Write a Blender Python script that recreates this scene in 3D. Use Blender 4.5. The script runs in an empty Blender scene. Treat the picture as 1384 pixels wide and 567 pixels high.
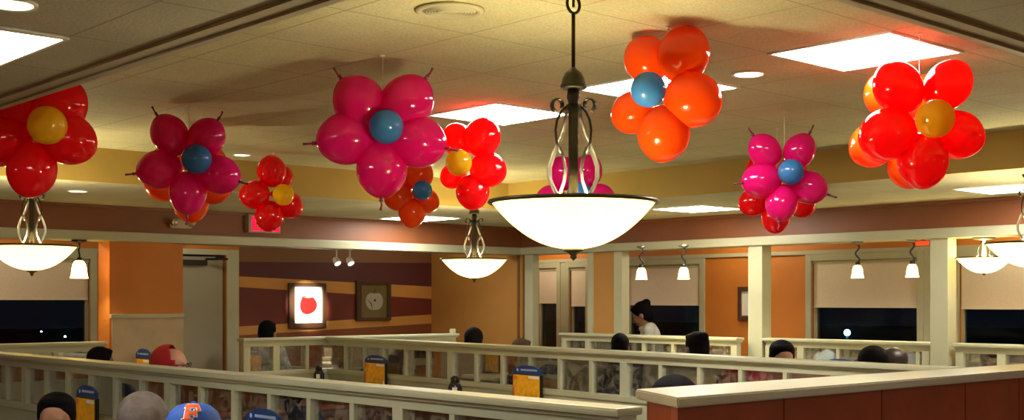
import bpy, bmesh, math, random
from mathutils import Vector, Matrix, Euler
random.seed(7)
SC = bpy.context.scene
COL = SC.collection
PI = math.pi
HC = 1.55                      # camera height
FPX, CX, HY = 1640.0, 692.0, 405.0
FW = Vector((.675, .738, 0)).normalized()
RT = Vector((FW.y, -FW.x, 0))

def P(px, py, Y):
    X = (px-CX)/FPX*Y
    v = FW*Y + RT*X
    return Vector((v.x, v.y, HC+(HY-py)/FPX*Y))
def ray(px):
    return FW + RT*((px-CX)/FPX)
def onx(px, x):                # y where the sight line of a column meets the plane x
    r = ray(px); return r.y/r.x*x
def ony(px, y):
    r = ray(px); return r.x/r.y*y
def dep(x, y):
    return Vector((x, y, 0)).dot(FW)

# ------------------------------------------------------------------ materials
MATS = {}
def nt(m):
    m.use_nodes = True
    return m.node_tree
def mat(name, col, rough=.5, metal=0, spec=.5, noise=0, nscale=30, bump=0, bscale=200, coat=0, sub=0):
    if name in MATS: return MATS[name]
    m = bpy.data.materials.new(name); t = nt(m); N = t.nodes; L = t.links
    b = N['Principled BSDF']
    b.inputs['Base Color'].default_value = (*col, 1)
    b.inputs['Roughness'].default_value = rough
    b.inputs['Metallic'].default_value = metal
    b.inputs['Specular IOR Level'].default_value = spec
    b.inputs['Coat Weight'].default_value = coat
    if sub:
        b.inputs['Subsurface Weight'].default_value = sub
        b.inputs['Subsurface Radius'].default_value = (.03, .012, .008)
    tc = N.new('ShaderNodeTexCoord')
    if noise:
        nz = N.new('ShaderNodeTexNoise'); nz.inputs['Scale'].default_value = nscale; nz.inputs['Detail'].default_value = 4
        L.new(tc.outputs['Object'], nz.inputs['Vector'])
        r = N.new('ShaderNodeMapRange'); r.inputs['From Min'].default_value = .3; r.inputs['From Max'].default_value = .7
        r.inputs['To Min'].default_value = 1-noise; r.inputs['To Max'].default_value = 1+noise*.6
        L.new(nz.outputs['Fac'], r.inputs['Value'])
        mx = N.new('ShaderNodeMix'); mx.data_type = 'RGBA'; mx.blend_type = 'MULTIPLY'; mx.inputs['Factor'].default_value = 1
        mx.inputs['A'].default_value = (*col, 1)
        L.new(r.outputs['Result'], mx.inputs['B'])
        L.new(mx.outputs['Result'], b.inputs['Base Color'])
    if bump:
        nb = N.new('ShaderNodeTexNoise'); nb.inputs['Scale'].default_value = bscale
        L.new(tc.outputs['Object'], nb.inputs['Vector'])
        bp = N.new('ShaderNodeBump'); bp.inputs['Strength'].default_value = bump; bp.inputs['Distance'].default_value = .01
        L.new(nb.outputs['Fac'], bp.inputs['Height']); L.new(bp.outputs['Normal'], b.inputs['Normal'])
    MATS[name] = m
    return m
def emit(name, col, s):
    if name in MATS: return MATS[name]
    m = bpy.data.materials.new(name); t = nt(m); t.nodes.clear()
    e = t.nodes.new('ShaderNodeEmission'); e.inputs[0].default_value = (*col, 1); e.inputs[1].default_value = s
    o = t.nodes.new('ShaderNodeOutputMaterial'); t.links.new(e.outputs[0], o.inputs[0])
    MATS[name] = m; return m
def tile_mat(name, col, ox, oy, step=.61):
    m = bpy.data.materials.new(name); t = nt(m); N = t.nodes; L = t.links
    b = N['Principled BSDF']; b.inputs['Roughness'].default_value = .8; b.inputs['Specular IOR Level'].default_value = .25
    g = N.new('ShaderNodeNewGeometry'); s = N.new('ShaderNodeSeparateXYZ'); L.new(g.outputs['Position'], s.inputs[0])
    def M(op, a, bb=None, c=None):
        n = N.new('ShaderNodeMath'); n.operation = op
        for i, v in enumerate((a, bb, c)):
            if v is None: continue
            if isinstance(v, (int, float)): n.inputs[i].default_value = v
            else: L.new(v, n.inputs[i])
        return n.outputs[0]
    def line(axis, off):
        w = M('PINGPONG', M('SUBTRACT', s.outputs[axis], off), step/2)
        return M('LESS_THAN', w, .005)
    ln = M('MAXIMUM', line(0, ox), line(1, oy))
    n1 = N.new('ShaderNodeTexNoise'); n1.inputs['Scale'].default_value = 90; n1.inputs['Detail'].default_value = 5
    L.new(g.outputs['Position'], n1.inputs['Vector'])
    n2 = N.new('ShaderNodeTexNoise'); n2.inputs['Scale'].default_value = 1.3; n2.inputs['Detail'].default_value = 3
    L.new(g.outputs['Position'], n2.inputs['Vector'])
    r = N.new('ShaderNodeValToRGB')
    r.color_ramp.elements[0].position = .3; r.color_ramp.elements[0].color = (col[0]*.78, col[1]*.76, col[2]*.7, 1)
    r.color_ramp.elements[1].position = .65; r.color_ramp.elements[1].color = (*col, 1)
    L.new(n1.outputs['Fac'], r.inputs[0])
    r2 = N.new('ShaderNodeMapRange'); r2.inputs['From Min'].default_value = .35; r2.inputs['From Max'].default_value = .65
    r2.inputs['To Min'].default_value = .85; r2.inputs['To Max'].default_value = 1.05
    L.new(n2.outputs['Fac'], r2.inputs['Value'])
    mu = N.new('ShaderNodeMix'); mu.data_type = 'RGBA'; mu.blend_type = 'MULTIPLY'; mu.inputs['Factor'].default_value = 1
    L.new(r.outputs[0], mu.inputs['A']); L.new(r2.outputs[0], mu.inputs['B'])
    mx = N.new('ShaderNodeMix'); mx.data_type = 'RGBA'; L.new(ln, mx.inputs['Factor'])
    L.new(mu.outputs['Result'], mx.inputs['A']); mx.inputs['B'].default_value = (col[0]*.62, col[1]*.58, col[2]*.5, 1)
    L.new(mx.outputs['Result'], b.inputs['Base Color'])
    bp = N.new('ShaderNodeBump'); bp.inputs['Strength'].default_value = .35; bp.inputs['Distance'].default_value = .006
    L.new(M('SUBTRACT', n1.outputs['Fac'], M('MULTIPLY', ln, 1.0)), bp.inputs['Height']); L.new(bp.outputs['Normal'], b.inputs['Normal'])
    MATS[name] = m; return m
def balloon_mat(name, col):
    m = bpy.data.materials.new(name); t = nt(m); N = t.nodes; L = t.links
    b = N['Principled BSDF']; b.inputs['Base Color'].default_value = (*col, 1); b.inputs['Roughness'].default_value = .09
    b.inputs['Specular IOR Level'].default_value = .75
    n = N.new('ShaderNodeTexNoise'); n.inputs['Scale'].default_value = 9
    tc = N.new('ShaderNodeTexCoord'); L.new(tc.outputs['Object'], n.inputs['Vector'])
    bp = N.new('ShaderNodeBump'); bp.inputs['Strength'].default_value = .05; bp.inputs['Distance'].default_value = .01
    L.new(n.outputs['Fac'], bp.inputs['Height']); L.new(bp.outputs['Normal'], b.inputs['Normal'])
    tr = N.new('ShaderNodeBsdfTranslucent'); tr.inputs[0].default_value = (min(1, col[0]*1.1), col[1], col[2], 1)
    mx = N.new('ShaderNodeMixShader'); mx.inputs[0].default_value = .42
    o = N['Material Output']; L.new(b.outputs[0], mx.inputs[1]); L.new(tr.outputs[0], mx.inputs[2]); L.new(mx.outputs[0], o.inputs[0])
    MATS[name] = m; return m
def bowl_mat(name, col, e):
    m = bpy.data.materials.new(name); t = nt(m); N = t.nodes; L = t.links
    for n in list(N):
        if n.type != 'OUTPUT_MATERIAL': N.remove(n)
    tr = N.new('ShaderNodeBsdfTranslucent'); tr.inputs[0].default_value = (*col, 1)
    df = N.new('ShaderNodeBsdfPrincipled'); df.inputs['Base Color'].default_value = (.85, .7, .42, 1); df.inputs['Roughness'].default_value = .25
    em = N.new('ShaderNodeEmission'); em.inputs[0].default_value = (1, .74, .24, 1); em.inputs[1].default_value = e
    mx = N.new('ShaderNodeMixShader'); mx.inputs[0].default_value = .3
    L.new(tr.outputs[0], mx.inputs[1]); L.new(df.outputs[0], mx.inputs[2])
    ad = N.new('ShaderNodeAddShader'); L.new(mx.outputs[0], ad.inputs[0]); L.new(em.outputs[0], ad.inputs[1])
    L.new(ad.outputs[0], [n for n in N if n.type == 'OUTPUT_MATERIAL'][0].inputs[0])
    MATS[name] = m; return m
def etched_glass():
    m = bpy.data.materials.new('etched_glass'); t = nt(m); N = t.nodes; L = t.links
    for n in list(N):
        if n.type != 'OUTPUT_MATERIAL': N.remove(n)
    tp = N.new('ShaderNodeBsdfTransparent'); gl = N.new('ShaderNodeBsdfGlossy'); gl.inputs['Roughness'].default_value = .02
    df = N.new('ShaderNodeBsdfDiffuse'); df.inputs[0].default_value = (.50, .44, .35, 1)
    tc = N.new('ShaderNodeNewGeometry')
    n1 = N.new('ShaderNodeTexNoise'); n1.inputs['Scale'].default_value = 16; n1.inputs['Detail'].default_value = 6; n1.inputs['Distortion'].default_value = 1.6
    L.new(tc.outputs['Position'], n1.inputs['Vector'])
    r = N.new('ShaderNodeMapRange'); r.inputs['From Min'].default_value = .47; r.inputs['From Max'].default_value = .56
    r.inputs['To Min'].default_value = .05; r.inputs['To Max'].default_value = .42
    L.new(n1.outputs['Fac'], r.inputs['Value'])
    m1 = N.new('ShaderNodeMixShader'); L.new(r.outputs[0], m1.inputs[0]); L.new(tp.outputs[0], m1.inputs[1]); L.new(df.outputs[0], m1.inputs[2])
    fr = N.new('ShaderNodeFresnel'); fr.inputs[0].default_value = 1.5
    mm = N.new('ShaderNodeMath'); mm.operation = 'MULTIPLY_ADD'; mm.inputs[1].default_value = 1.5; mm.inputs[2].default_value = .33
    L.new(fr.outputs[0], mm.inputs[0])
    m2 = N.new('ShaderNodeMixShader'); L.new(mm.outputs[0], m2.inputs[0]); L.new(m1.outputs[0], m2.inputs[1]); L.new(gl.outputs[0], m2.inputs[2])
    L.new(m2.outputs[0], [n for n in N if n.type == 'OUTPUT_MATERIAL'][0].inputs[0])
    MATS['etched_glass'] = m; return m
def pane_mat():
    m = bpy.data.materials.new('window_glass'); t = nt(m); N = t.nodes; L = t.links
    for n in list(N):
        if n.type != 'OUTPUT_MATERIAL': N.remove(n)
    tp = N.new('ShaderNodeBsdfTransparent'); tp.inputs[0].default_value = (.75, .82, .85, 1)
    gl = N.new('ShaderNodeBsdfGlossy'); gl.inputs['Roughness'].default_value = .06; gl.inputs[0].default_value = (.5, .6, .75, 1)
    fr = N.new('ShaderNodeFresnel'); fr.inputs[0].default_value = 1.35
    m2 = N.new('ShaderNodeMixShader'); L.new(fr.outputs[0], m2.inputs[0]); L.new(tp.outputs[0], m2.inputs[1]); L.new(gl.outputs[0], m2.inputs[2])
    L.new(m2.outputs[0], [n for n in N if n.type == 'OUTPUT_MATERIAL'][0].inputs[0])
    return m

cream = mat('cream_paint', (.48, .49, .345), .35, noise=.06, nscale=3)
creamw = mat('cream_trim', (.44, .44, .31), .4, noise=.06, nscale=3)
orange = mat('orange_paint', (.56, .185, .022), .6, noise=.1, nscale=2, bump=.1)
tan = mat('tan_paint', (.50, .25, .06), .6, noise=.08, nscale=2, bump=.1)
brown = mat('brown_header_paint', (.21, .065, .022), .5, noise=.1, nscale=2)
mustard = mat('mustard_paint', (.50, .36, .09), .6, noise=.08, nscale=2)
wains = mat('beige_wainscot', (.48, .38, .25), .6, noise=.1, nscale=6)
plum = mat('plum_paint', (.10, .022, .028), .55, noise=.1, nscale=3)
maroon = mat('maroon_paint', (.17, .028, .018), .55, noise=.1, nscale=3)
strip_o = mat('ochre_paint', (.62, .30, .07), .55, noise=.08, nscale=3)
carpet = mat('carpet', (.12, .06, .035), .95, noise=.4, nscale=25, bump=.3)
vinyl = mat('brown_vinyl', (.13, .055, .03), .35, noise=.2, nscale=20)
wood = mat('cherry_wood', (.30, .062, .024), .4, noise=.18, nscale=5)
darkwood = mat('dark_frame_wood', (.08, .035, .018), .35)
iron = mat('dark_bronze', (.035, .032, .026), .38, metal=.7)
silver = mat('brushed_silver', (.27, .26, .22), .28, metal=.9)
gold = mat('rim_bronze', (.10, .09, .06), .35, metal=.6)
beige_shade = mat('shade_fabric', (.74, .64, .52), .8, noise=.05, nscale=60)
black = mat('black_plastic', (.012, .012, .014), .3)
bluep = mat('blue_card', (.015, .05, .20), .35)
yellowp = mat('yellow_card', (.85, .42, .012), .5, noise=.25, nscale=22)
orangep = mat('orange_card', (.75, .16, .015), .5)
whitep = mat('white_paint', (.8, .78, .68), .45)
whitecard = mat('white_card', (.85, .84, .78), .5)
lamin = mat('cream_laminate', (.66, .61, .40), .3)
ctop = mat('counter_top_laminate', (.44, .43, .33), .35, noise=.05, nscale=30)
tomred = mat('tomato_red', (.75, .01, .01), .4)
olive = mat('olive_print', (.16, .13, .04), .5)
greyw = mat('pale_grey_print', (.42, .42, .36), .5)
door_m = mat('door_paint', (.34, .32, .24), .4, noise=.05, nscale=2)
chrome = mat('chrome', (.7, .7, .7), .15, metal=1)
asphalt = mat('asphalt', (.03, .03, .032), .9, noise=.3, nscale=4)
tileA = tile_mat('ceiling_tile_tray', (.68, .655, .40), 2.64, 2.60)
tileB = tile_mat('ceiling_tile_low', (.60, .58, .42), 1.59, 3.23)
b_red = balloon_mat('balloon_red', (.95, .004, .012))
b_pink = balloon_mat('balloon_pink', (.82, .006, .22))
b_or = balloon_mat('balloon_orange', (.93, .10, .004))
b_yel = balloon_mat('balloon_yellow', (1, .66, .015))
b_blue = balloon_mat('balloon_blue', (.06, .26, .62))
glass = etched_glass(); wglass = pane_mat()
tube_e = emit('troffer_glow', (1, .96, .82), 17.0)
down_e = emit('downlight_glow', (1, .86, .55), 2.4)
bowlg = bowl_mat('alabaster_glass', (1, .9, .62), 1.0)
shadeg = bowl_mat('pendant_glass', (.95, .85, .62), 3.2)
exit_red = emit('exit_red', (1, .006, .03), 1.3)
lampdot = emit('lot_lamp_glow', (.25, .75, 1), 60)
pinkspot = emit('spot_lens_glow', (1, .72, .66), 3)

# ------------------------------------------------------------------ mesh helpers
class MB:
    def __init__(s): s.bm = bmesh.new()
    def box(s, a, b, bev=0, mi=0, mtx=None):
        a = Vector(a); b = Vector(b); c = (a+b)/2; d = b-a
        r = bmesh.ops.create_cube(s.bm, size=1)
        vs = r['verts']
        for v in vs: v.co = Vector((v.co.x*d.x, v.co.y*d.y, v.co.z*d.z))+c
        fs = {f for v in vs for f in v.link_faces}
        if bev:
            es = {e for v in vs for e in v.link_edges}
            rr = bmesh.ops.bevel(s.bm, geom=list(es), offset=bev, segments=2, affect='EDGES', profile=.7)
            fs = {f for f in s.bm.faces if f.is_valid and any(v in set(rr['verts']) for v in f.verts)} | {f for f in fs if f.is_valid}
            vs = list({v for f in fs for v in f.verts})
        for f in fs: f.material_index = mi
        if mtx:
            for v in vs: v.co = mtx @ v.co
        return s
    def lathe(s, prof, seg=32, c=(0, 0, 0), mi=0, mtx=None, close=False):
        c = Vector(c); rings = []
        for r, z in prof:
            ring = []
            if r < 1e-6:
                v = s.bm.verts.new((0, 0, z)); ring = [v]*seg
            else:
                for i in range(seg):
                    a = 2*PI*i/seg; ring.append(s.bm.verts.new((r*math.cos(a), r*math.sin(a), z)))
            rings.append(ring)
        vs = {v for r in rings for v in r}
        n = len(rings)
        for k in range(n if close else n-1):
            A, B = rings[k], rings[(k+1) % n]
            for i in range(seg):
                j = (i+1) % seg
                q = []
                for v in (A[i], A[j], B[j], B[i]):
                    if v not in q: q.append(v)
                if len(q) > 2:
                    try:
                        f = s.bm.faces.new(q); f.smooth = True; f.material_index = mi
                    except ValueError: pass
        for v in vs:
            if mtx: v.co = mtx @ v.co
            v.co += c
        return s
    def ell(s, c, r, seg=20, rings=12, mi=0, rot=None, X=None):
        rx, ry, rz = (r, r, r) if isinstance(r, (int, float)) else r
        c = Vector(c)
        def V(x, y, z):
            p = Vector((x*rx, y*ry, z*rz))
            if rot: p = rot @ p
            p = p+c
            return s.bm.verts.new(X @ p if X else p)
        bot, top = V(0, 0, -1), V(0, 0, 1); R_ = []
        for a in range(1, rings):
            th = PI*a/rings; z = -math.cos(th); q = math.sin(th)
            R_.append([V(q*math.cos(2*PI*k/seg), q*math.sin(2*PI*k/seg), z) for k in range(seg)])
        fs = []
        for k in range(seg):
            n = (k+1) % seg
            fs.append(s.bm.faces.new((bot, R_[0][n], R_[0][k]))); fs.append(s.bm.faces.new((top, R_[-1][k], R_[-1][n])))
            for a in range(len(R_)-1): fs.append(s.bm.faces.new((R_[a][k], R_[a][n], R_[a+1][n], R_[a+1][k])))
        for f in fs: f.smooth = True; f.material_index = mi
        return s
    def tube(s, pts, rad, seg=8, mi=0, flat=None, up=Vector((0, 0, 1))):
        pts = [Vector(p) for p in pts]; n = len(pts)
        rads = rad if isinstance(rad, (list, tuple)) else [rad]*n
        rings = []; prev = None
        for i, p in enumerate(pts):
            tt = (pts[min(i+1, n-1)]-pts[max(i-1, 0)]).normalized()
            if flat is not None: x = flat
            else:
                x = prev if prev is not None else (Vector((0, 0, 1)) if abs(tt.z) < .9 else Vector((1, 0, 0)))
            x = (x-tt*x.dot(tt)).normalized(); y = tt.cross(x).normalized(); prev = x
            r = rads[i]
            ra, rb = r if isinstance(r, tuple) else (r, r)
            rings.append([s.bm.verts.new(p+x*ra*math.cos(2*PI*k/seg)+y*rb*math.sin(2*PI*k/seg)) for k in range(seg)])
        for i in range(n-1):
            for k in range(seg):
                f = s.bm.faces.new((rings[i][k], rings[i][(k+1) % seg], rings[i+1][(k+1) % seg], rings[i+1][k])); f.smooth = True; f.material_index = mi
        for rg in (rings[0][::-1], rings[-1]):
            f = s.bm.faces.new(rg); f.material_index = mi
        return s
    def prism(s, poly, z0, z1, mi=0, mtx=None):
        a = [s.bm.verts.new((x, y, z0)) for x, y in poly]; b = [s.bm.verts.new((x, y, z1)) for x, y in poly]
        n = len(poly)
        fs = [s.bm.faces.new(a[::-1]), s.bm.faces.new(b)]
        for i in range(n): fs.append(s.bm.faces.new((a[i], a[(i+1) % n], b[(i+1) % n], b[i])))
        for f in fs: f.material_index = mi
        if mtx:
            for v in a+b: v.co = mtx @ v.co
        return s
    def build(s, name, mats, parent=None, loc=None, rotz=None, ident=True):
        bmesh.ops.recalc_face_normals(s.bm, faces=s.bm.faces)
        me = bpy.data.meshes.new(name); s.bm.to_mesh(me); s.bm.free()
        for m in (mats if isinstance(mats, (list, tuple)) else [mats]): me.materials.append(m)
        o = bpy.data.objects.new(name, me); COL.objects.link(o)
        if parent: o.parent = parent
        if loc is not None: o.location = loc
        if rotz is not None: o.rotation_euler.z = rotz
        return o
def empty(name, label, cat, loc=(0, 0, 0), rz=0, group=None):
    o = bpy.data.objects.new(name, None); COL.objects.link(o); o.location = loc; o.rotation_euler.z = rz
    o['label'] = label; o['category'] = cat
    if group: o['group'] = group
    return o
def tag(o, label, cat, group=None):
    o['label'] = label; o['category'] = cat
    if group: o['group'] = group
    return o
def struct(o, label=None, cat=None):
    o['kind'] = 'structure'
    if label: o['label'] = label
    if cat: o['category'] = cat
    return o
def dup(root, loc, rz=None, label=None, scale=None):
    r = root.copy(); COL.objects.link(r); r.location = loc
    if rz is not None: r.rotation_euler.z = rz
    if label: r['label'] = label
    if scale: r.scale = (scale,)*3
    for ch in list(root.children):
        c = ch.copy(); COL.objects.link(c); c.parent = r
        for g in ch.children:
            d = g.copy(); COL.objects.link(d); d.parent = c
    return r
def light(name, loc, energy, col, size=.05, parent=None, kind='POINT', rot=None, spot=None, blend=.5):
    l = bpy.data.lights.new(name, kind); l.energy = energy; l.color = col
    if kind in ('POINT', 'SPOT'): l.shadow_soft_size = size
    if kind == 'SPOT': l.spot_size = spot; l.spot_blend = blend
    o = bpy.data.objects.new(name, l); COL.objects.link(o); o.location = loc
    if rot is not None: o.rotation_euler = rot
    if parent: o.parent = parent
    return o

# ------------------------------------------------------------------ room shell
ZH, ZL = HC+1.097, HC+.85
TX0, TX1, TY0, TY1 = 1.93, 7.70, 1.88, 8.47
HX, HYW = 9.74, 10.49          # header planes
WX, WY = 11.20, 12.18          # outer walls
BX0, BY0 = -3.2, -3.2
ZB, ZS = HC+.615, HC+.53       # beam top, soffit
struct(MB().box((BX0-.2, BY0-.2, -.1), (WX+.2, WY+.2, 0)).build('floor', carpet), 'brown patterned carpet floor of the dining room', 'floor')
struct(MB().box((TX0, TY0, ZH), (TX1, TY1, ZH+.08)).build('ceiling_tray', tileA), 'raised tiled ceiling panel over the middle booths', 'ceiling')
lc = MB()
E = WX+.2; F_ = WY+.2
lc.box((BX0-.2, BY0-.2, ZL), (TX0-.03, F_, ZL+.08)); lc.box((TX1+.03, BY0-.2, ZL), (E, F_, ZL+.08))
lc.box((TX0-.03, BY0-.2, ZL), (TX1+.03, TY0-.03, ZL+.08)); lc.box((TX0-.03, TY1+.03, ZL), (TX1+.03, F_, ZL+.08))
struct(lc.build('ceiling', tileB), 'lower tiled ceiling around the raised tray', 'ceiling')
def riser(nm, a, b): struct(MB().box(a, b).build(nm, mustard), None)
riser('trim_1', (TX0, TY1, ZL-.0), (TX1, TY1+.03, ZH+.04)); riser('trim_2', (TX1, TY0, ZL), (TX1+.03, TY1+.03, ZH+.04))
riser('trim_3', (TX0-.03, TY0-.03, ZL), (TX0, TY1+.03, ZH+.04)); riser('trim_4', (TX0, TY0-.03, ZL), (TX1+.03, TY0, ZH+.04))
edge = mat('tray_edge_paint', (.44, .40, .27), .6)
edge2 = mat('tray_edge_light_paint', (.46, .41, .27), .5)
struct(MB().box((1.84, 1.76, ZL-.012), (1.90, F_-2, ZL-.001)).build('trim_5', edge))
struct(MB().box((1.90, 1.76, ZL-.02), (1.93, TY1, ZL-.001)).build('trim_6', edge2))
struct(MB().box((1.94, 1.79, ZL-.012), (TX1, 1.85, ZL-.001)).build('trim_7', edge))
struct(MB().box((1.94, 1.85, ZL-.02), (TX1, 1.88, ZL-.001)).build('trim_8', edge2))

# headers and beams
def beam(nm, a, b, m, bev=0): return struct(MB().box(a, b, bev).build(nm, m))
TH = .22
beam('wall_header_left', (BX0, HYW, ZB), (HX, HYW+TH, ZL), brown)
beam('wall_header_right', (HX, BY0, ZB), (HX+TH, HYW+TH, ZL), brown)
beam('trim_9', (BX0, HYW-.035, ZS), (HX-.035, HYW+TH+.03, ZB), creamw, .012)
beam('trim_10', (HX-.035, BY0, ZS), (HX+TH+.03, HYW+TH+.03, ZB), creamw, .012)
# crown line where header meets the low ceiling
beam('trim_11', (BX0, HYW-.03, ZL-.03), (HX-.03, HYW, ZL-.001), brown)
beam('trim_12', (HX-.03, BY0, ZL-.03), (HX, HYW, ZL-.001), brown)

def wall_holes(nm, axis, c, u0, u1, z0, z1, holes, m, th=.15, label=None):
    us = sorted({u0, u1, *[h[0] for h in holes], *[h[1] for h in holes]})
    zs = sorted({z0, z1, *[h[2] for h in holes], *[h[3] for h in holes]})
    mb = MB()
    for i in range(len(us)-1):
        for j in range(len(zs)-1):
            uc, zc = (us[i]+us[i+1])/2, (zs[j]+zs[j+1])/2
            if any(h[0] < uc < h[1] and h[2] < zc < h[3] for h in holes): continue
            if axis == 'x': mb.box((c, us[i], zs[j]), (c+th, us[i+1], zs[j+1]))
            else: mb.box((us[i], c, zs[j]), (us[i+1], c+th, zs[j+1]))
    return struct(mb.build(nm, m), label, 'wall' if label else None)

ZWT = HC+.42; ZSILL = .80
# right outer wall (x = WX): window spans given by sight-line columns
wr = {1: (754, 727), 2: (793, 770.5), 3: (947, 847), 4: (1241, 1098), 5: (1430, 1262)}
wins = {k: (onx(a, WX), onx(b, WX)) for k, (a, b) in wr.items()}
wins[5] = (onx(1440, WX), onx(1297, WX))
wall_holes('wall_right', 'x', WX, BY0, WY+.15, 0, ZL, [(a, b, (0.25 if k == 1 else ZSILL), ZWT) for k, (a, b) in wins.items()], orange,
           label='orange outer wall with windows behind the far booths')
# left outer wall (y = WY)
lw = (ony(-90, WY), ony(121, WY))
dr = (5.88, 6.80)
stx0 = 6.97
wall_holes('wall_left', 'y', WY, BX0, stx0, 0, ZL, [(lw[0], lw[1], ZSILL, ZWT), (dr[0], dr[1], 0, HC+.50)], orange,
           label='orange outer wall with a window and a service door')
# striped feature wall
mb = MB(); bm = mb.bm
zA = [0, HC-.62, HC-.398, HC-.299, HC+.146, HC+.267, HC+.43, ZL]
zBv = [0, HC-.50, HC-.300, HC-.186, HC+.014, HC+.171, HC+.474, ZL]
ms = [5, 3, 1, 2, 1, 0, 4]
rowsA = [bm.verts.new((stx0, WY, z)) for z in zA]; rowsB = [bm.verts.new((HX, WY, z)) for z in zBv]
for i in range(7):
    f = bm.faces.new((rowsA[i], rowsB[i], rowsB[i+1], rowsA[i+1])); f.material_index = {5: 3, 3: 3, 1: 1, 2: 2, 0: 0, 4: 4}[ms[i]]
mb.box((stx0, WY+.005, 0), (HX, WY+.15, ZL), mi=3)
for v in bm.verts: pass
o = mb.build('wall_striped', [plum, strip_o, maroon, mat('rust_paint', (.22, .06, .02), .55), mat('umber_paint', (.24, .11, .05), .6)])
struct(o, 'dark plum wall painted with slanting ochre stripes', 'wall')
# tan return wall between the striped wall and the header corner, end wall beyond it
struct(MB().box((HX, HYW+TH, 0), (HX+.12, WY+.15, ZL)).build('wall_return', tan), 'tan wall between the striped wall and the cream corner pilaster', 'wall')
beam('trim_13', (HX-.02, HYW+.02, 0), (HX+.005, HYW+.05, ZS), mat('dark_joint', (.2, .1, .03), .6))
struct(MB().box((HX, HYW-.02, 0), (HX+.12, HYW+TH, ZS)).build('wall_corner', tan))
struct(MB().box((HX+.12, WY, 0), (WX+.15, WY+.15, ZL)).build('wall_end', tan))
struct(MB().box((BX0-.15, BY0, 0), (BX0, WY+.15, ZL)).build('wall_back_left', tan))
struct(MB().box((BX0-.15, BY0-.15, 0), (WX+.15, BY0, ZL)).build('wall_back_right', tan))

# windows: casing, sash, glass, roller shade
def window(n, axis, c, a, b, z0, z1, shade_z, lab):
    w = empty('window_%d' % n, lab, 'window'); w['kind'] = 'structure'
    def bx(mb, u0, u1, d0, d1, za, zb, bev=.004):
        if axis == 'x': mb.box((c+d0, u0, za), (c+d1, u1, zb), bev)
        else: mb.box((u0, c+d0, za), (u1, c+d1, zb), bev)
    f = MB(); cw = .07
    bx(f, a-cw, a, -.03, .0, z0-.05, z1+cw); bx(f, b, b+cw, -.03, .0, z0-.05, z1+cw)
    bx(f, a, b, -.03, .0, z1, z1+cw); bx(f, a-cw, b+cw, -.06, 0, z0-.05, z0)
    for (u0, u1, za, zb) in ((a, a+.03, z0, z1), (b-.03, b, z0, z1), (a, b, z1-.03, z1), (a, b, z0, z0+.03)):
        bx(f, u0, u1, .03, .09, za, zb, 0)
    f.build('window_frame', creamw, w)
    g = MB(); bx(g, a+.03, b-.03, .055, .062, z0+.03, z1-.03, 0); g.build('glass_pane', wglass, w)
    return w
def shade(axis, c, a, b, z0, z1, lab):
    s = empty('roller_shade', lab, 'roller shade', group='beige roller shades half lowered over the windows')
    def bx(mb, u0, u1, d0, d1, za, zb, bev=0):
        if axis == 'x': mb.box((c+d0, u0, za), (c+d1, u1, zb), bev)
        else: mb.box((u0, c+d0, za), (u1, c+d1, zb), bev)
    m = MB(); bx(m, a+.012, b-.012, .012, .016, z0, z1-.01); m.build('fabric', beige_shade, s)
    m = MB(); bx(m, a+.01, b-.01, .006, .024, z0-.012, z0+.006, .003); m.build('hem_bar', beige_shade, s)
    m = MB(); bx(m, a+.005, b-.005, .0, .028, z1-.035, z1-.002, .004); m.build('head_rail', creamw, s)
def zat(px, py, axis, c):
    r = ray(px); Y = c/(r.x if axis == 'x' else r.y)
    return HC+(HY-py)/FPX*Y
labs = {1: 'tall narrow window just right of the cream corner pilaster', 2: 'narrow window beside the orange pier', 3: 'wide window behind the standing woman with a hair bun',
        4: 'wide window between the two cream posts on the right wall', 5: 'wide window right of the thick cream post at the picture edge'}
slabs = {1: 'beige shade of the tall narrow window beside the corner pilaster', 2: 'beige shade of the narrow window beside the orange pier',
         3: 'beige shade above the woman with a hair bun', 4: 'beige shade between two cream posts, behind two pendants',
         5: 'beige shade behind the semi-flush bowl light, right of the thick post'}
sy = {1: 408.5, 2: 412.5, 3: 411, 4: 414, 5: 416}
for k, (a, b) in wins.items():
    z0 = .25 if k == 1 else ZSILL
    window(k, 'x', WX, a, b, z0, ZWT, None, labs[k])
    pm = sum(wr[k])/2 if k != 5 else 1340
    shade('x', WX, a, b, zat(pm, sy[k], 'x', WX), ZWT, slabs[k])
window(6, 'y', WY, lw[0], lw[1], ZSILL, ZWT, None, 'wide dark window left of the orange column')
shade('y', WY, lw[0], lw[1], zat(60, 403.5, 'y', WY), ZWT, 'beige shade behind the bell pendant at the left edge')
# rail moulding along the right wall at window-head height
beam('trim_14', (WX-.035, BY0, ZWT+.07), (WX, WY, ZWT+.11), creamw)
beam('trim_15', (BX0, WY-.03, ZWT+.07), (5.33, WY, ZWT+.11), creamw)
# wide jamb between window 4 and 5
beam('trim_16', (WX-.02, wins[5][1]+.02, ZSILL), (WX, wins[4][0]-.02, ZWT+.07), creamw)
beam('trim_17', (WX-.02, wins[2][1]+.02, 0.3), (WX, wins[1][0]-.02, ZWT+.07), creamw)

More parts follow.
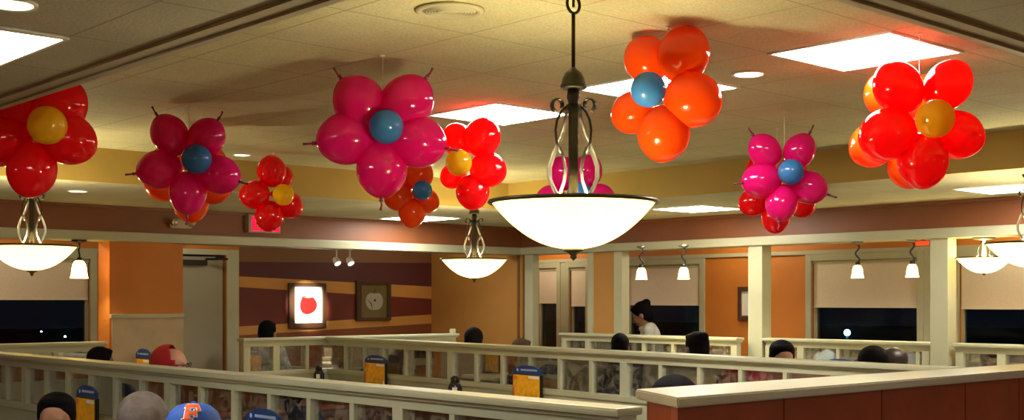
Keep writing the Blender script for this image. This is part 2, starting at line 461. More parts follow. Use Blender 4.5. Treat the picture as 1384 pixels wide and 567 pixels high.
# posts carrying the beam
def post(n, ya, yb, x0=HX, d=.15):
    mb = MB().box((x0, min(ya, yb), 0), (x0+d, max(ya, yb), ZS), .006)
    mb.box((x0-.012, min(ya, yb)-.012, 0), (x0+d+.012, max(ya, yb)+.012, .12), .004)
    return struct(mb.build('column_%d' % n, cream))
post(1, onx(1030, HX), onx(1011, HX)); post(2, onx(1281, HX), onx(1257, HX))
post(3, onx(720, HX), onx(709, HX), d=.10)
post(4, onx(838, HX), onx(827, HX), x0=HX+.03, d=.12)
pm = MB().box((HX+.04, onx(827, HX), 0), (HX+.16, onx(799, HX), ZS)); struct(pm.build('wall_pier', tan), 'orange pier between two cream trims', 'wall')
pm = MB().box((HX+.03, onx(799, HX), 0), (HX+.17, onx(791.5, HX), ZS), .004); struct(pm.build('trim_18', cream))

# orange column with wainscot on the left header line
cx0, cx1 = ony(148, HYW), ony(235, HYW); cx2 = ony(252, HYW)
struct(MB().box((cx0, HYW, 0), (cx1, HYW+.235, ZS)).box((cx1, HYW+.07, 0), (cx2, HYW+.235, ZS)).build('column_orange', orange), 'square orange column with beige wainscot', 'column')
zc = zat(190, 429, 'y', HYW)
mb = MB().box((cx0+.02, HYW-.012, 0), (cx1+.012, HYW-.001, zc)).box((cx1+.012, HYW+.055, 0), (cx2, HYW+.069, zc))
struct(mb.build('wall_wainscot', wains))
struct(MB().box((cx0, HYW-.03, zc), (cx1+.02, HYW-.001, zc+.035), .006).box((cx1+.02, HYW+.04, zc), (cx2, HYW+.069, zc+.035), .004).build('trim_19', creamw))
# wall piece between column and door
# door
d = empty('door_1', 'pale service door with a dark closer arm beside the striped wall', 'door'); d['kind'] = 'structure'
ZD = HC+.50
MB().box((dr[0]+.02, WY+.03, .01), (dr[1]-.02, WY+.075, ZD-.02), .004).build('door_slab', door_m, d)
MB().box((dr[0]-.05, WY-.03, 0), (dr[0], WY-.001, ZD+.06), .006).box((dr[1], WY-.03, 0), (stx0-.02, WY-.001, ZD+.06), .006).box((dr[0], WY-.03, ZD), (dr[1], WY-.001, ZD+.06), .006).build('door_frame', cream, d)
mb = MB().box((dr[0]+.35, WY-.03, ZD-.12), (dr[0]+.68, WY+.03, ZD-.06), .008)
mb.tube([(dr[0]+.65, WY-.04, ZD-.05), (dr[0]+.82, WY-.22, ZD-.05), (dr[1]-.15, WY-.05, ZD-.03)], .012)
mb.build('door_closer', iron, d)
mb = MB().tube([(dr[0]+.1, WY-.02, 1.0), (dr[0]+.1, WY-.06, 1.0), (dr[0]+.2, WY-.06, 1.0)], .011); mb.ell((dr[0]+.1, WY+.02, 1.0), (.03, .02, .03)); mb.build('door_handle', chrome, d)

# baseboards
struct(MB().box((BX0, WY-.015, 0), (dr[0]-.06, WY-.001, .1)).build('baseboard_left', creamw))
struct(MB().box((WX-.015, BY0, 0), (WX-.001, WY, .1)).build('baseboard_right', creamw))

# ------------------------------------------------------------------ ceiling lights
def troffer(cx, cy, z, lab, sx=.305, sy_=.305, near=False):
    t = empty('ceiling_light', lab, 'ceiling light', (cx, cy, z), group='square fluorescent ceiling lights')
    m = MB()
    w = .016; zz0, zz1 = -.010, -.001
    m.box((-sx, -sy_, zz0), (sx, -sy_+w, zz1), .004); m.box((-sx, sy_-w, zz0), (sx, sy_, zz1), .002)
    m.box((-sx, -sy_+w, zz0), (-sx+w, sy_-w, zz1), .004); m.box((sx-w, -sy_+w, zz0), (sx, sy_-w, zz1), .004)
    m.build('frame', whitep, t)
    MB().box((-sx+w, -sy_+w, -.008), (sx-w, sy_-w, -.004)).build('diffuser', tube_e, t)
    return t
ty = 4.775
troffer(ty, 2.905, ZH, 'glowing square ceiling light directly above the big red balloon flower')
troffer(ty, 5.325, ZH, 'glowing square ceiling light left of the large pendant rod, above the small red flower')
troffer(ty, 4.115, ZH, 'glowing square ceiling light behind the blue and orange balloons')
troffer(1.29, 4.17, ZL, 'glowing square ceiling light at the upper left corner')
troffer(8.88, 7.16, ZL, 'thin sliver of ceiling light right of the large bowl pendant')
troffer(9.03, 4.26, ZL, 'thin sliver of ceiling light at the right edge below the red flower')
troffer(7.79, 9.93, ZL, 'thin sliver of ceiling light beside the small orange flower')
for i, (x, y) in enumerate(((-.9, 1.2), (.3, -1.2), (-.9, 6.0), (4.0, -1.2), (7.8, -.8))):  # extra panels out of view, added to light the room
    troffer(x, y, ZL, 'added square fill light behind the viewer, out of view')
def downlight(px, py, z, wpx, lab):
    r = ray(px); Y = (z-HC)*FPX/(HY-py); p = Vector((r.x*Y, r.y*Y, z)); R_ = max(.05, wpx/FPX*Y/2)
    t = empty('ceiling_downlight', lab, 'ceiling light', p, group='round recessed ceiling lights')
    MB().lathe([(R_, -.001), (R_*1.22, -.001), (R_*1.22, -.012), (R_, -.008)], 32, close=True).build('trim_ring', whitep, t)
    MB().lathe([(0, -.003), (R_, -.003), (R_*.96, -.010), (0, -.014)], 32).build('lens', down_e, t)
downlight(1012, 98.5, ZH, 38, 'round recessed light right of the orange balloon flower')
downlight(14, 3, ZL, 58, 'round recessed light above the glowing square at the upper left')
downlight(327, 208, ZH, 20, 'tiny round recessed light above the small red flower on the left')
downlight(105, 257, ZL, 22, 'tiny round recessed light between the red and the pink flower on the left')
def alcove_fill(x, y, e, lab):  # added lamp, unseen behind the header, to brighten the booths and walls there
    t = empty('ceiling_downlight', lab, 'ceiling light', (x, y, ZL), group='added recessed fill lights hidden above the window booths')
    MB().lathe([(.07, -.001), (.09, -.001), (.09, -.012), (.07, -.008)], 32, close=True).build('trim_ring', whitep, t)
    MB().lathe([(0, -.003), (.07, -.003), (.067, -.010), (0, -.014)], 32).build('lens', down_e, t)
    light('bulb_light', (0, 0, -.06), e, (1, .86, .6), .05, t)
alcove_fill(10.55, 11.3, 9, 'added recessed fill light over the narrow windows beyond the corner pilaster')
alcove_fill(10.6, 8.2, 9, 'added recessed fill light over the window booth of the standing woman')
alcove_fill(10.6, 4.9, 9, 'added recessed fill light over the booth between the two cream posts')
alcove_fill(10.6, 2.6, 8, 'added recessed fill light over the booth right of the thick cream post')
alcove_fill(6.3, 11.35, 3.5, 'added recessed fill light in front of the service door')
alcove_fill(3.9, 11.35, 8, 'added recessed fill light before the left window')
alcove_fill(8.9, 11.2, 4, 'added recessed fill light before the striped wall')
# round speaker grille
pp = ray(608)*( (ZH-HC)*FPX/(HY-13)); 
spk = mat('speaker_cream', (.56, .53, .34), .6)
t = empty('ceiling_speaker', 'round white speaker grille in the raised ceiling', 'speaker', (pp.x, pp.y, ZH))
MB().lathe([(.105, -.001), (.13, -.001), (.132, -.008), (.12, -.014), (.105, -.010)], 40, close=True).build('ring', spk, t)
mb = MB().lathe([(0, -.004), (.105, -.004), (.105, -.007), (0, -.009)], 40)
for q in range(3, 10): mb.lathe([(q*.011, -.0075), (q*.011+.004, -.0075), (q*.011+.003, -.012)], 36, close=True)
mb.build('grille', spk, t)

# ------------------------------------------------------------------ glazed partitions
def partition(name, p0, p1, label, cat='partition', ends=(1, 1), step=.343, first=None, postk=6, poff=0, zt=-.366, glassb=-.70, capw=.13, group=None, finial=False, w=.075):
    p0 = Vector((*p0, 0)); p1 = Vector((*p1, 0)); Ld = (p1-p0).length; ang = math.atan2((p1-p0).y, (p1-p0).x)
    t = empty(name, label, cat, p0, ang, group=group)
    T = HC+zt; G0 = HC+glassb
    MB().box((0, -w/2, .0), (Ld, w/2, G0-.03), .002).box((0, -w/2-.012, 0), (Ld, w/2+.012, .11), .004).build('half_wall', cream, t)
    MB().box((-.01, -w/2-.012, G0-.03), (Ld+.01, w/2+.012, G0+.012), .006).build('bottom_rail', cream, t)
    MB().box((0, -w/2+.008, T-.085), (Ld, w/2-.008, T-.028), .004).build('top_rail', cream, t)
    MB().box((-.02, -capw/2, T-.03), (Ld+.02, capw/2, T), .011).box((-.01, -capw/2+.02, T-.045), (Ld+.01, capw/2-.02, T-.029), .005).build('cap_rail', cream, t)
    first = step if first is None else first
    us = []; u = first; k = 0
    while u < Ld-.05:
        us.append((u, (k-poff) % postk == 0)); u += step; k += 1
    bars = [(0.0, True)] if ends[0] else []
    bars += us
    if ends[1]: bars.append((Ld, True))
    for u, big in bars:
        hw = .036 if big else .017
        u = min(max(u, hw), Ld-hw)
        MB().box((u-hw, -.026 if not big else -w/2+.002, G0+.01), (u+hw, .026 if not big else w/2-.002, T-.08), .004).build('post' if big else 'baluster', cream, t)
    xs = [0]+[b[0] for b in bars if 0 < b[0] < Ld]+[Ld]
    for a, b in zip(xs[:-1], xs[1:]):
        if b-a < .06: continue
        MB().box((a+.015, -.004, G0+.005), (b-.015, .004, T-.082)).build('glass_panel', glass, t)
    if finial:
        MB().box((Ld-.05, -.025, T), (Ld, .025, T+.05), .008).build('finial', cream, t)
    return t
# N : near partition, x = 3.09, from y 2.72 to 10.4   (posts at y = 3.689H + .313H k)
N0, N1 = 2.80, 10.33
partition('glazed_partition', (3.09, N0), (3.09, N1), 'long cream partition with etched glass nearest the viewer, from the left edge to the counter', first=4.047-.3433*3-N0, step=.3433, poff=3)
# R2 : second partition
A = Vector((6.89, 10.22)); B = Vector((6.27, 3.27))
def hitR2(px):
    r = ray(px); d = B-A
    # A + s d = k r
    den = d.x*r.y-d.y*r.x
    s_ = (-A.x*r.y+A.y*r.x)/den
    return s_*d.length, A+d*s_
u612 = hitR2(612)[0]; u847 = hitR2(847)[0]
st = (u847-u612)/6
k0 = int(u612//st)
partition('glazed_partition', tuple(A), tuple(B), 'cream partition with etched glass behind the two menu stands, middle of the three long ones', first=u612-k0*st, step=st, poff=k0, ends=(0, 1))
# left rail along the header line in front of the striped wall, with finial
partition('glazed_partition', (ony(327, 10.3), 10.3), (8.56, 10.3), 'cream partition in front of the striped wall with pictures', step=.36, postk=99, finial=True)
partition('glazed_partition', (1.2, 10.36), (ony(139, 10.36), 10.36), 'short cream partition below the left window, ending at the orange column', step=.42, postk=99, capw=.12)
XR = 9.62
partition('glazed_partition', (XR, onx(762, XR)), (XR, onx(1011, HX)+.02), 'cream partition between the corner pilaster and the middle cream post', step=.40, postk=99)
partition('glazed_partition', (9.80, onx(1037, 9.8)), (9.80, onx(1256, HX)+.01), 'cream partition between the two cream posts on the right', step=.40, postk=99)
partition('glazed_partition', (9.80, onx(1294, 9.8)), (9.80, 2.2), 'cream partition right of the thick cream post', step=.40, postk=99)

# counter lower right
ct = empty('counter', 'reddish wood counter with a cream top in the lower right corner', 'counter')
Zt = HC-.366
yf = lambda x: 2.94-.026*(x-3.53)
poly = [(3.53, 2.94), (7.3, yf(7.3)), (7.3, yf(7.3)+.30), (3.74, 3.34)]
mb = MB().prism(poly, Zt-.040, Zt)
bmesh.ops.bevel(mb.bm, geom=list(mb.bm.edges), offset=.006, segments=2, affect='EDGES')
mb.build('counter_top', ctop, ct)
sx = [3.56]+[ony(p, 2.93) for p in (1065, 1192, 1300)]
sx += [sx[-1]+.55, sx[-1]+1.1, 7.28]
for i in range(len(sx)-1):
    a, b = sx[i]+.004, sx[i+1]-.004
    MB().prism([(a, yf(a)+.028), (b, yf(b)+.028), (b, yf(b)+.06), (a, yf(a)+.06)], .10, Zt-.041).build('panel', wood, ct)
MB().prism([(3.60, yf(3.6)+.061), (7.26, yf(7.26)+.061), (7.26, yf(7.26)+.27), (3.755, 3.265)], .0, Zt-.041).build('body', mat('dark_wood_core', (.05, .02, .012), .5), ct)
MB().prism([(3.565, 2.972), (3.59, 2.975), (3.765, 3.27), (3.74, 3.275)], .10, Zt-.041).build('end_panel', wood, ct)

# ------------------------------------------------------------------ balloon flowers
# balloon: knot at the outer end (local +Z), inner end at -Z
def balloon_mesh(r, elong=1.16, inner=1.0, per=1.0):
    prof = []
    n = 18
    for i in range(n+1):
        th = PI*i/n
        z = -math.cos(th); rr = math.sin(th)
        if z > 0: z *= elong*1.0; rr *= (1-.10*z*z)
        else: z *= inner
        prof.append((max(rr, 0)*r*per, z*r))
    prof[0] = (0, -r*inner); prof[-1] = (0, elong*r)
    return prof
def flower(label, c, Y, col, ccol, cr, petals, group, Yc=-.10, string=None, knots=True, back=True, cpx=None, flatf=False):
    """c: sight column/row of the flower's middle; petals: (px,py,rpx,dY)"""
    mid = P(c[0], c[1], Y+.03)
    t = empty('balloon_flower', label, 'balloon flower', mid, group=group)
    hub = mid
    for px, py, r, dy in petals:
        Yp = Y+dy; p = P(px, py, Yp); R_ = r/FPX*Yp
        dr_ = (p-hub)
        dirn = dr_.normalized()
        q = dirn.to_track_quat('Z', 'Y').to_matrix().to_4x4()
        q.translation = p-mid
        el = 1.06 if flatf else 1.10; b = MB().lathe(balloon_mesh(R_, el, 1.16 if flatf else 1.10, .93 if flatf else 1.0), 32)
        o = b.build('petal_balloon', col, t); o.matrix_local = q
        if knots:
            z0 = R_*el
            kk = MB().lathe([(0, z0-.004), (.011, z0-.002), (.006, z0+.008), (.011, z0+.016), (.003, z0+.02), (0, z0+.02)], 12)
            kk.tube([(0, 0, z0+.012), (.003, 0, z0+.035), (-.002, .003, z0+.058)], [.0055, .0045, .006], 8)
            kk.build('knot', mats_dark[col.name], o)
    cp = P(*(cpx or c), Y+Yc); R_ = cr/FPX*(Y+Yc)
    dirn = (cp-hub).normalized() if (cp-hub).length > .02 else -FW
    q = dirn.to_track_quat('Z', 'Y').to_matrix().to_4x4(); q.translation = cp-mid
    o = MB().lathe(balloon_mesh(R_, 1.03), 32).build('center_balloon', ccol, t); o.matrix_local = q
    # small tie holding the bunch together
    MB().ell((0, 0, 0), .022, 10, 8).build('tie', col, t)
    top = ZH if string is None else string
    MB().tube([(0, 0, 0), (0, 0, top-mid.z-.008)], .0025, 6).ell((0, 0, top-mid.z-.006), (.012, .012, .005), 10, 6).build('string', whitep, t)
    return t
mats_dark = {'balloon_red': mat('knot_red', (.25, .01, .01), .4), 'balloon_pink': mat('knot_pink', (.2, .01, .05), .4), 'balloon_orange': mat('knot_orange', (.4, .06, .01), .4)}
G = 'balloon flowers hung from the ceiling'
flower('red balloon flower with yellow centre, partly hidden by the ceiling edge at the far left', (58, 172), 5.7, b_red, b_yel, 26,
       [(43, 231, 35, 0), (93, 188, 37, .02), (82, 143, 37, .05), (22, 138, 37, .08), (0, 190, 38, .04)], G, cpx=(64, 169), Yc=-.12, knots=False, flatf=True)
flower('magenta balloon flower with blue centre on the left, an orange flower behind it', (256, 222), 6.85, b_pink, b_blue, 20,
       [(229, 181, 27, 0), (279, 186, 27, 0), (214, 229, 28, 0), (297, 236, 28, 0), (254, 262, 27, 0)], G, cpx=(266, 215), flatf=True)
flower('orange balloon flower mostly hidden behind the left magenta flower', (257, 247), 7.7, b_or, b_blue, 16,
       [(226, 222, 23, 0), (283, 222, 23, 0), (221, 249, 23, .0), (288, 252, 24, .0), (258, 275, 24, .0)], G, Yc=-.05, knots=False)
flower('large magenta balloon flower with blue centre, left of the large bowl pendant', (517, 180), 5.40, b_pink, b_blue, 23.5,
       [(486, 139, 38, 0), (550, 138, 38, 0), (468, 187, 38.5, 0), (564, 191, 38.5, 0), (516, 229, 37, 0)], G, cpx=(522, 171), flatf=True)
flower('small all red balloon flower with yellow centre beside the exit sign', (369, 262), 9.0, b_red, b_yel, 14.5,
       [(367, 231, 20, -.02), (382, 239, 14, .10), (344, 263, 19.5, -.05), (364, 292, 19.5, -.02), (391, 277, 18, .08)], G, cpx=(383, 263), Yc=-.16, knots=False)
flower('small orange balloon flower with blue centre below the large magenta one', (558, 262), 9.5, b_or, b_blue, 13.5,
       [(567, 236, 19, 0), (538, 267, 18, -.02), (576, 271, 17, .05), (557, 288, 18.5, 0), (546, 242, 17, .08)], G, cpx=(571, 257), Yc=-.16, knots=False)
flower('bright red balloon flower with bright yellow centre between magenta flower and large pendant', (640, 222), 6.8, b_red, b_yel, 18,
       [(619, 189, 22, .06), (652, 185, 25, -.02), (660, 229, 24, -.02), (639, 259, 23, .0), (612, 238, 17, .10)], G, cpx=(620, 219), Yc=-.20, knots=False)
flower('magenta balloon flower seen behind the stem of the large bowl pendant', (777, 256), 8.3, b_pink, b_blue, 17,
       [(762, 234, 22, 0), (792, 232, 22, 0), (744, 270, 20, 0), (811, 268, 20, 0), (777, 288, 21, .02)], G, cpx=(783, 262), knots=False)
flower('large orange balloon flower with blue centre right of the large pendant', (903, 125), 4.83, b_or, b_blue, 24,
       [(924, 73, 35.5, -.02), (874, 80, 31, .12), (937, 135, 38, -.06), (856, 152, 29, .10), (897, 181, 36, -.02)], G, cpx=(876, 121), Yc=-.22, knots=False)
flower('magenta balloon flower with blue centre on the right, a dark red flower below it', (1060, 240), 7.0, b_pink, b_blue, 17.5,
       [(1033, 203, 23, 0), (1081, 203, 23, 0), (1028, 244, 25.5, -.02), (1094, 253, 24, 0), (1056, 275, 23.5, -.02)], G, cpx=(1069, 232), flatf=True)
flower('dark red balloon flower mostly hidden behind the right magenta flower', (1050, 256), 7.7, b_red, b_yel, 14,
       [(1028, 232, 20, 0), (1070, 232, 20, 0), (1018, 273, 19, 0), (1083, 276, 18, 0), (1048, 295, 19, -.02)], G, Yc=-.05, knots=False)
flower('large bright red balloon flower with yellow centre below the square ceiling light on the right', (1243, 165), 4.95, b_red, b_yel, 26,
       [(1213, 117, 35, 0), (1282, 114, 33.5, 0), (1198, 182, 38, -.03), (1294, 182, 35, .02), (1247, 218, 36.5, -.02)], G, cpx=(1264, 160), Yc=-.16, knots=False, flatf=True)
flower('orange balloon flower mostly hidden behind the large bright red one', (1216, 172), 5.65, b_or, b_blue, 20,
       [(1196, 128, 28, 0), (1246, 130, 28, 0), (1179, 196, 30, 0), (1262, 190, 27, 0), (1227, 226, 27, 0)], G, Yc=-.05, knots=False)

# ------------------------------------------------------------------ bowl pendants
def make_pendant(label, loc, rim_z, ceil_z, D=.58, group='bowl pendants'):
    """origin under the ceiling fixing at the rim height"""
    t = empty('bowl_pendant', label, 'pendant lamp', (loc[0], loc[1], rim_z), group=group)
    R_ = D/2
    prof = []
    n = 14
    dp = .165
    for i in range(n+1):
        a = i/n; prof.append((R_*math.sin(a*PI/2*.98)**1.0*1.0, -dp*(1-(a**2.1))))
    prof = [(R_*(i/n)**.85, -dp*(1-(i/n)**1.9)) for i in range(n+1)]
    inner = [(max(r-.006, 0), z+.006) for r, z in prof]
    m = MB().lathe(prof+inner[::-1][:1]+[], 56)
    m.lathe(inner, 56)
    m.build('glass_bowl', bowlg, t)
    MB().lathe([(R_-.004, .004), (R_+.010, .006), (R_+.014, -.002), (R_+.006, -.008), (R_-.004, -.006)], 56, close=True).build('rim_ring', gold, t)
    MB().lathe([(0, -dp-.004), (.035, -dp+.001), (.038, -dp-.006), (.018, -dp-.014), (.010, -dp-.024), (.013, -dp-.03), (0, -dp-.042)], 24).build('finial', gold, t)
    top = ceil_z-rim_z
    # rod, ring, cap
    MB().tube([(0, 0, .46), (0, 0, min(top-.05, .665))], .007, 10).build('rod', iron, t)
    if top > .72:
        m = MB(); c = .698; m.tube([(.031*math.cos(a*PI/12), 0, c+.031*math.sin(a*PI/12)) for a in range(25)], .0055, 8); m.build('ring', iron, t)
        m = MB(); m.tube([(0, 0, c-.01), (0, 0, top-.02)], .005, 8); m.lathe([(0, top-.001), (.06, top-.001), (.055, top-.018), (.015, top-.03), (0, top-.03)], 24); m.build('canopy', iron, t)
    else:
        m = MB().lathe([(0, top-.001), (.06, top-.001), (.055, top-.02), (.012, top-.03), (0, top-.03)], 24); m.tube([(0, 0, .5), (0, 0, top-.02)], .007); m.build('canopy', iron, t)
    MB().lathe([(0, .478), (.010, .474), (.016, .466), (.030, .456), (.040, .435), (.044, .415), (.049, .408), (.046, .400), (.03, .398), (0, .398)], 28).build('cap', iron, t)
    MB().lathe([(0, .40), (.020, .398), (.024, .37), (.018, .35), (.026, .335), (.026, .32), (0, .32)], 20).build('collar', iron, t)
    view = math.atan2(-loc[1], -loc[0])
    for k in range(3):
        an = view+k*2*PI/3 if k else view
        ux, uy = math.cos(an), math.sin(an); tang = Vector((-uy, ux, 0))
        def pt(r, z): return (ux*r, uy*r, z)
        # outer ribbon: from collar out to a bulge low down and back in
        prof = [(.020, .345), (.030, .29), (.050, .235), (.080, .18), (.099, .13), (.098, .09), (.080, .05), (.056, .016), (.046, .006)]
        m = MB(); m.tube([pt(*q) for q in prof], [(.017, .0035)]*len(prof), 8, flat=tang); m.build('outer_strap', silver if k else iron, t)
        prof = [(.056, .20), (.040, .16), (.032, .12), (.038, .075), (.054, .035), (.078, .008)]
        m = MB(); m.tube([pt(*q) for q in prof], [(.012, .003)]*len(prof), 8, flat=tang); m.build('inner_strap', silver, t)
        # scroll at the top and its thin tail
        pts = []
        for i in range(17):
            a = -PI*.15+i*PI*1.55/16; rr = .030-.0009*i
            pts.append(pt(.064+rr*math.cos(a)+.0, .345+rr*math.sin(a)))
        an2 = an+PI/3
        ux, uy = math.cos(an2), math.sin(an2)
        pts = []
        for i in range(20):
            a = -PI*.35+i*PI*1.5/19; rr = .027-.0006*i
            pts.append((ux*(.062+rr*math.cos(a)), uy*(.062+rr*math.cos(a)), .338+rr*math.sin(a)))
        tail = [(ux*r, uy*r, z) for r, z in ((.052, .17), (.068, .21), (.072, .25), (.066, .285), (.05, .315), (.03, .335))]
        m = MB(); m.tube(pts, [(.014, .004)]*len(pts), 8, flat=Vector((-uy, ux, 0))); m.build('scroll', iron, t)
        m = MB(); m.tube(tail, .0045, 8); m.build('curved_rod', iron, t)
    for k in range(3):
        an = view+PI/3+k*2*PI/3
        m = MB().tube([(0, 0, .0), (.1*math.cos(an), .1*math.sin(an), -.004), (R_*math.cos(an), R_*math.sin(an), -.002)], .004, 8).tube([(0, 0, .33), (0, 0, -.004)], .008, 8)
        m.build('support_arm', gold, t)
    for k in range(3):
        an = k*2*PI/3
        m = MB().ell((.07*math.cos(an), .07*math.sin(an), -.035), (.026, .026, .04), 14, 10); m.build('bulb', emit('bulb_glow', (1, .8, .45), 6), t)
    l = light('bulb_light', (0, 0, -.015), 32, (1, .88, .58), .07, t)
    return t
def pend(px, rimpy, Y, label, ceil_z, D=.58):
    p = P(px, rimpy, Y); return make_pendant(label, p, p.z, ceil_z, D)
pend(775, 273, 4.285, 'large glowing bowl pendant in the middle, nearest to the viewer', ZH)
pend(43, 332, 8.2, 'glowing bowl pendant at the left edge under the red balloon flower', ZH)
pend(641, 350, 10.7, 'small distant bowl pendant left of the large one, above the dark-haired guests', ZH)
pend(1394, 328, 8.2, 'bowl pendant cut off by the right edge', ZL)
# semi-flush bowl under the soffit
p = P(1330, 348, 10.25)
t = empty('semi_flush_light', 'semi-flush bowl light under the beam, right of the thick cream post', 'ceiling light', (p.x, p.y, p.z))
R_ = .225; n = 12
MB().lathe([(R_*(i/n)**.85, -.13*(1-(i/n)**1.9)) for i in range(n+1)], 48).build('glass_bowl', bowlg, t)
MB().lathe([(R_-.004, .004), (R_+.006, .004), (R_+.006, -.005), (R_-.004, -.005)], 48, close=True).build('rim_ring', gold, t)
top = ZS-p.z
MB().lathe([(0, top-.001), (.10, top-.001), (.09, top-.02), (.02, top-.03), (.02, -.11), (0, -.11)], 28).build('canopy', silver, t)
MB().lathe([(0, -.128), (.02, -.13), (.01, -.145), (0, -.15)], 16).build('finial', gold, t)
for k in range(3):
    a = k*2*PI/3+.4; m = MB().tube([(.02*math.cos(a), .02*math.sin(a), top-.03), (.06*math.cos(a), .06*math.sin(a), .06), (.05*math.cos(a), .05*math.sin(a), .02), (.1*math.cos(a), .1*math.sin(a), .0), (R_*math.cos(a), R_*math.sin(a), 0)], .006, 8); m.build('curved_arm', silver, t)
light('bulb_light', (0, 0, -.02), 9, (1, .75, .35), .06, t)

# bell-shaded mini pendants under the soffit
def bell(px, Y, label, py_top=325.5, wig=True, sc=1.0):
    p = P(px, 400, Y); p.z = ZS
    t = empty('mini_pendant', label, 'pendant lamp', p, group='bell shaded mini pendants')
    MB().lathe([(0, -.001), (.058*sc, -.001), (.056*sc, -.014), (.03, -.022), (.012, -.03), (0, -.03)], 24).build('canopy', silver if sc < 1.1 else iron, t)
    L0, L1 = -.02, -.195 if sc < 1.1 else -.165
    pts = []
    v = RT
    for i in range(15):
        f = i/14; a = .018*math.sin(f*PI*3)*(1 if wig else .2); pts.append((v.x*a, v.y*a, L0+(L1-L0)*f))
    m = MB(); m.tube(pts, .0085, 8); m.lathe([(0, L1+.015), (.022, L1+.01), (.026, L1-.02), (0, L1-.02)], 16); m.build('stem', iron, t)
    z = L1-.018; s = sc
    prof = [(.0, z), (.030*s, z-.003), (.046*s, z-.025*s), (.054*s, z-.06*s), (.057*s, z-.095*s), (.064*s, z-.125*s), (.068*s, z-.135*s)]
    m = MB().lathe(prof, 28); m.lathe([(max(r-.004, 0), zz-.003) for r, zz in prof[:-1]]+[prof[-1]], 28); m.build('glass_shade', shadeg, t)
    light('bulb_light', (0, 0, z-.08), 14 if sc < 1.1 else 9, (1, .82, .5), .02, t)
    return t
bell(867, 11.9, 'mini pendant above the standing woman with a hair bun', sc=.86)
bell(924, 11.7, 'mini pendant over the wide window, second from the left on the right wall', sc=.86)
bell(1159, 11.05, 'mini pendant left of the pair between the two cream posts', sc=.86)
bell(1233, 10.7, 'mini pendant closest to the thick cream post on the right', sc=.86)
bell(107, 10.7, 'mini pendant beside the left bowl pendant, left of the orange column', sc=1.15, wig=False)

# track spots in front of the striped wall
for px, lab in ((455, 'small twin spotlight, left one, above the tomato picture'), (473, 'small twin spotlight, right one, above the striped wall')):
    p = P(px, 353, 13.2)
    t = empty('spotlight', lab, 'spotlight', p, group='twin ceiling spots')
    MB().tube([(0, 0, .02), (0, 0, ZL-p.z-.002)], .008, 8).lathe([(0, ZL-p.z-.001), (.035, ZL-p.z-.001), (.03, ZL-p.z-.02), (0, ZL-p.z-.02)], 16).build('stem', whitep, t)
    m = MB().lathe([(0, .05), (.025, .048), (.036, .02), (.042, -.035), (.036, -.035), (.03, .01), (0, .02)], 20); o = m.build('spot_head', whitep, t); o.rotation_euler = (-.75, 0, 0)
    o2 = MB().lathe([(0, -.026), (.034, -.028), (.034, -.03), (0, -.034)], 20).build('lens', pinkspot, o)
# picture lamp: narrow beam on the tomato picture
src = P(455, 353, 13.10)+Vector((-.02, .05, -.06))
tgt = Vector((ony(414.5, WY), WY, zat(414.5, 412, 'y', WY)))
q = (tgt-src).to_track_quat('-Z', 'Y').to_euler()
light('picture_spot', src, 190, (1, .95, .75), .02, None, 'SPOT', q, math.radians(26), .7)

# ------------------------------------------------------------------ pictures
def framed(axis, c, pxo, pyo, pxi, pyi, label, bg, cat='framed picture'):
    f = (lambda p: ony(p, c)) if axis == 'y' else (lambda p: onx(p, c))
    pm = sum(pxo)/2
    x0, x1 = sorted((f(pxo[0]), f(pxo[1]))); xi0, xi1 = sorted((f(pxi[0]), f(pxi[1])))
    z1, z0 = zat(pm, pyo[0], axis, c), zat(pm, pyo[1], axis, c); zi1, zi0 = zat(pm, pyi[0], axis, c), zat(pm, pyi[1], axis, c)
    ctr = ((x0+x1)/2, (z0+z1)/2)
    loc = (ctr[0], c, ctr[1]) if axis == 'y' else (c, ctr[0], ctr[1])
    t = empty('framed_picture', label, cat, loc, 0 if axis == 'y' else -PI/2)
    if axis == 'x': sgn = -1
    a0, a1, b0, b1 = x0-ctr[0], x1-ctr[0], z0-ctr[1], z1-ctr[1]
    i0, i1, j0, j1 = xi0-ctr[0], xi1-ctr[0], zi0-ctr[1], zi1-ctr[1]
    if axis == 'x': a0, a1, i0, i1 = -a1, -a0, -i1, -i0
    m = MB(); D = .045
    m.box((a0, -D, b0), (i0, -.001, b1), .006); m.box((i1, -D, b0), (a1, -.001, b1), .006)
    m.box((i0, -D, b0), (i1, -.001, j0), .006); m.box((i0, -D, j1), (i1, -.001, b1), .006)
    m.build('frame', darkwood, t)
    MB().box((i0, -.02, j0), (i1, -.012, j1)).build('print', bg, t)
    return t, (i0, i1, j0, j1)
t, (i0, i1, j0, j1) = framed('y', WY, (388.5, 438.5), (382, 443), (396, 434), (387, 436), 'brightly lit framed picture of a red tomato', whitecard)
w, h = i1-i0, j1-j0; cz = j0+h*.50; cxx = i0+w*.5
m = MB()
pts = []
for i in range(40):
    a = 2*PI*i/40; rr = 1+.05*math.cos(3*a+.4); y = math.sin(a)
    if y > .5: y = .5+(y-.5)*(.55+.9*abs(math.cos(a)))
    pts.append((cxx+w*.30*rr*math.cos(a), cz+w*.29*y*rr))
m.prism([(x, z) for x, z in pts], .0201, .022, mtx=Matrix(((1, 0, 0, 0), (0, 0, -1, 0), (0, 1, 0, 0), (0, 0, 0, 1))))
m.build('tomato_image', tomred, t)
m = MB()
for a in (-50, -20, 10, 40, 70):
    r_ = math.radians(a+80); m.tube([(cxx, -.0225, cz+w*.20), (cxx+w*.09*math.cos(r_), -.0228, cz+w*.20+w*.06*math.sin(r_)), (cxx+w*.17*math.cos(r_), -.0225, cz+w*.19+w*.07*math.sin(r_))], [.004, .007, .002], 6)
m.build('tomato_stalk', mat('stalk_pale', (.75, .3, .25), .5), t)
t, (i0, i1, j0, j1) = framed('y', WY, (480, 526), (379, 433), (486, 521.5), (384, 428.5), 'dim framed olive picture of a pale sliced apple', olive)
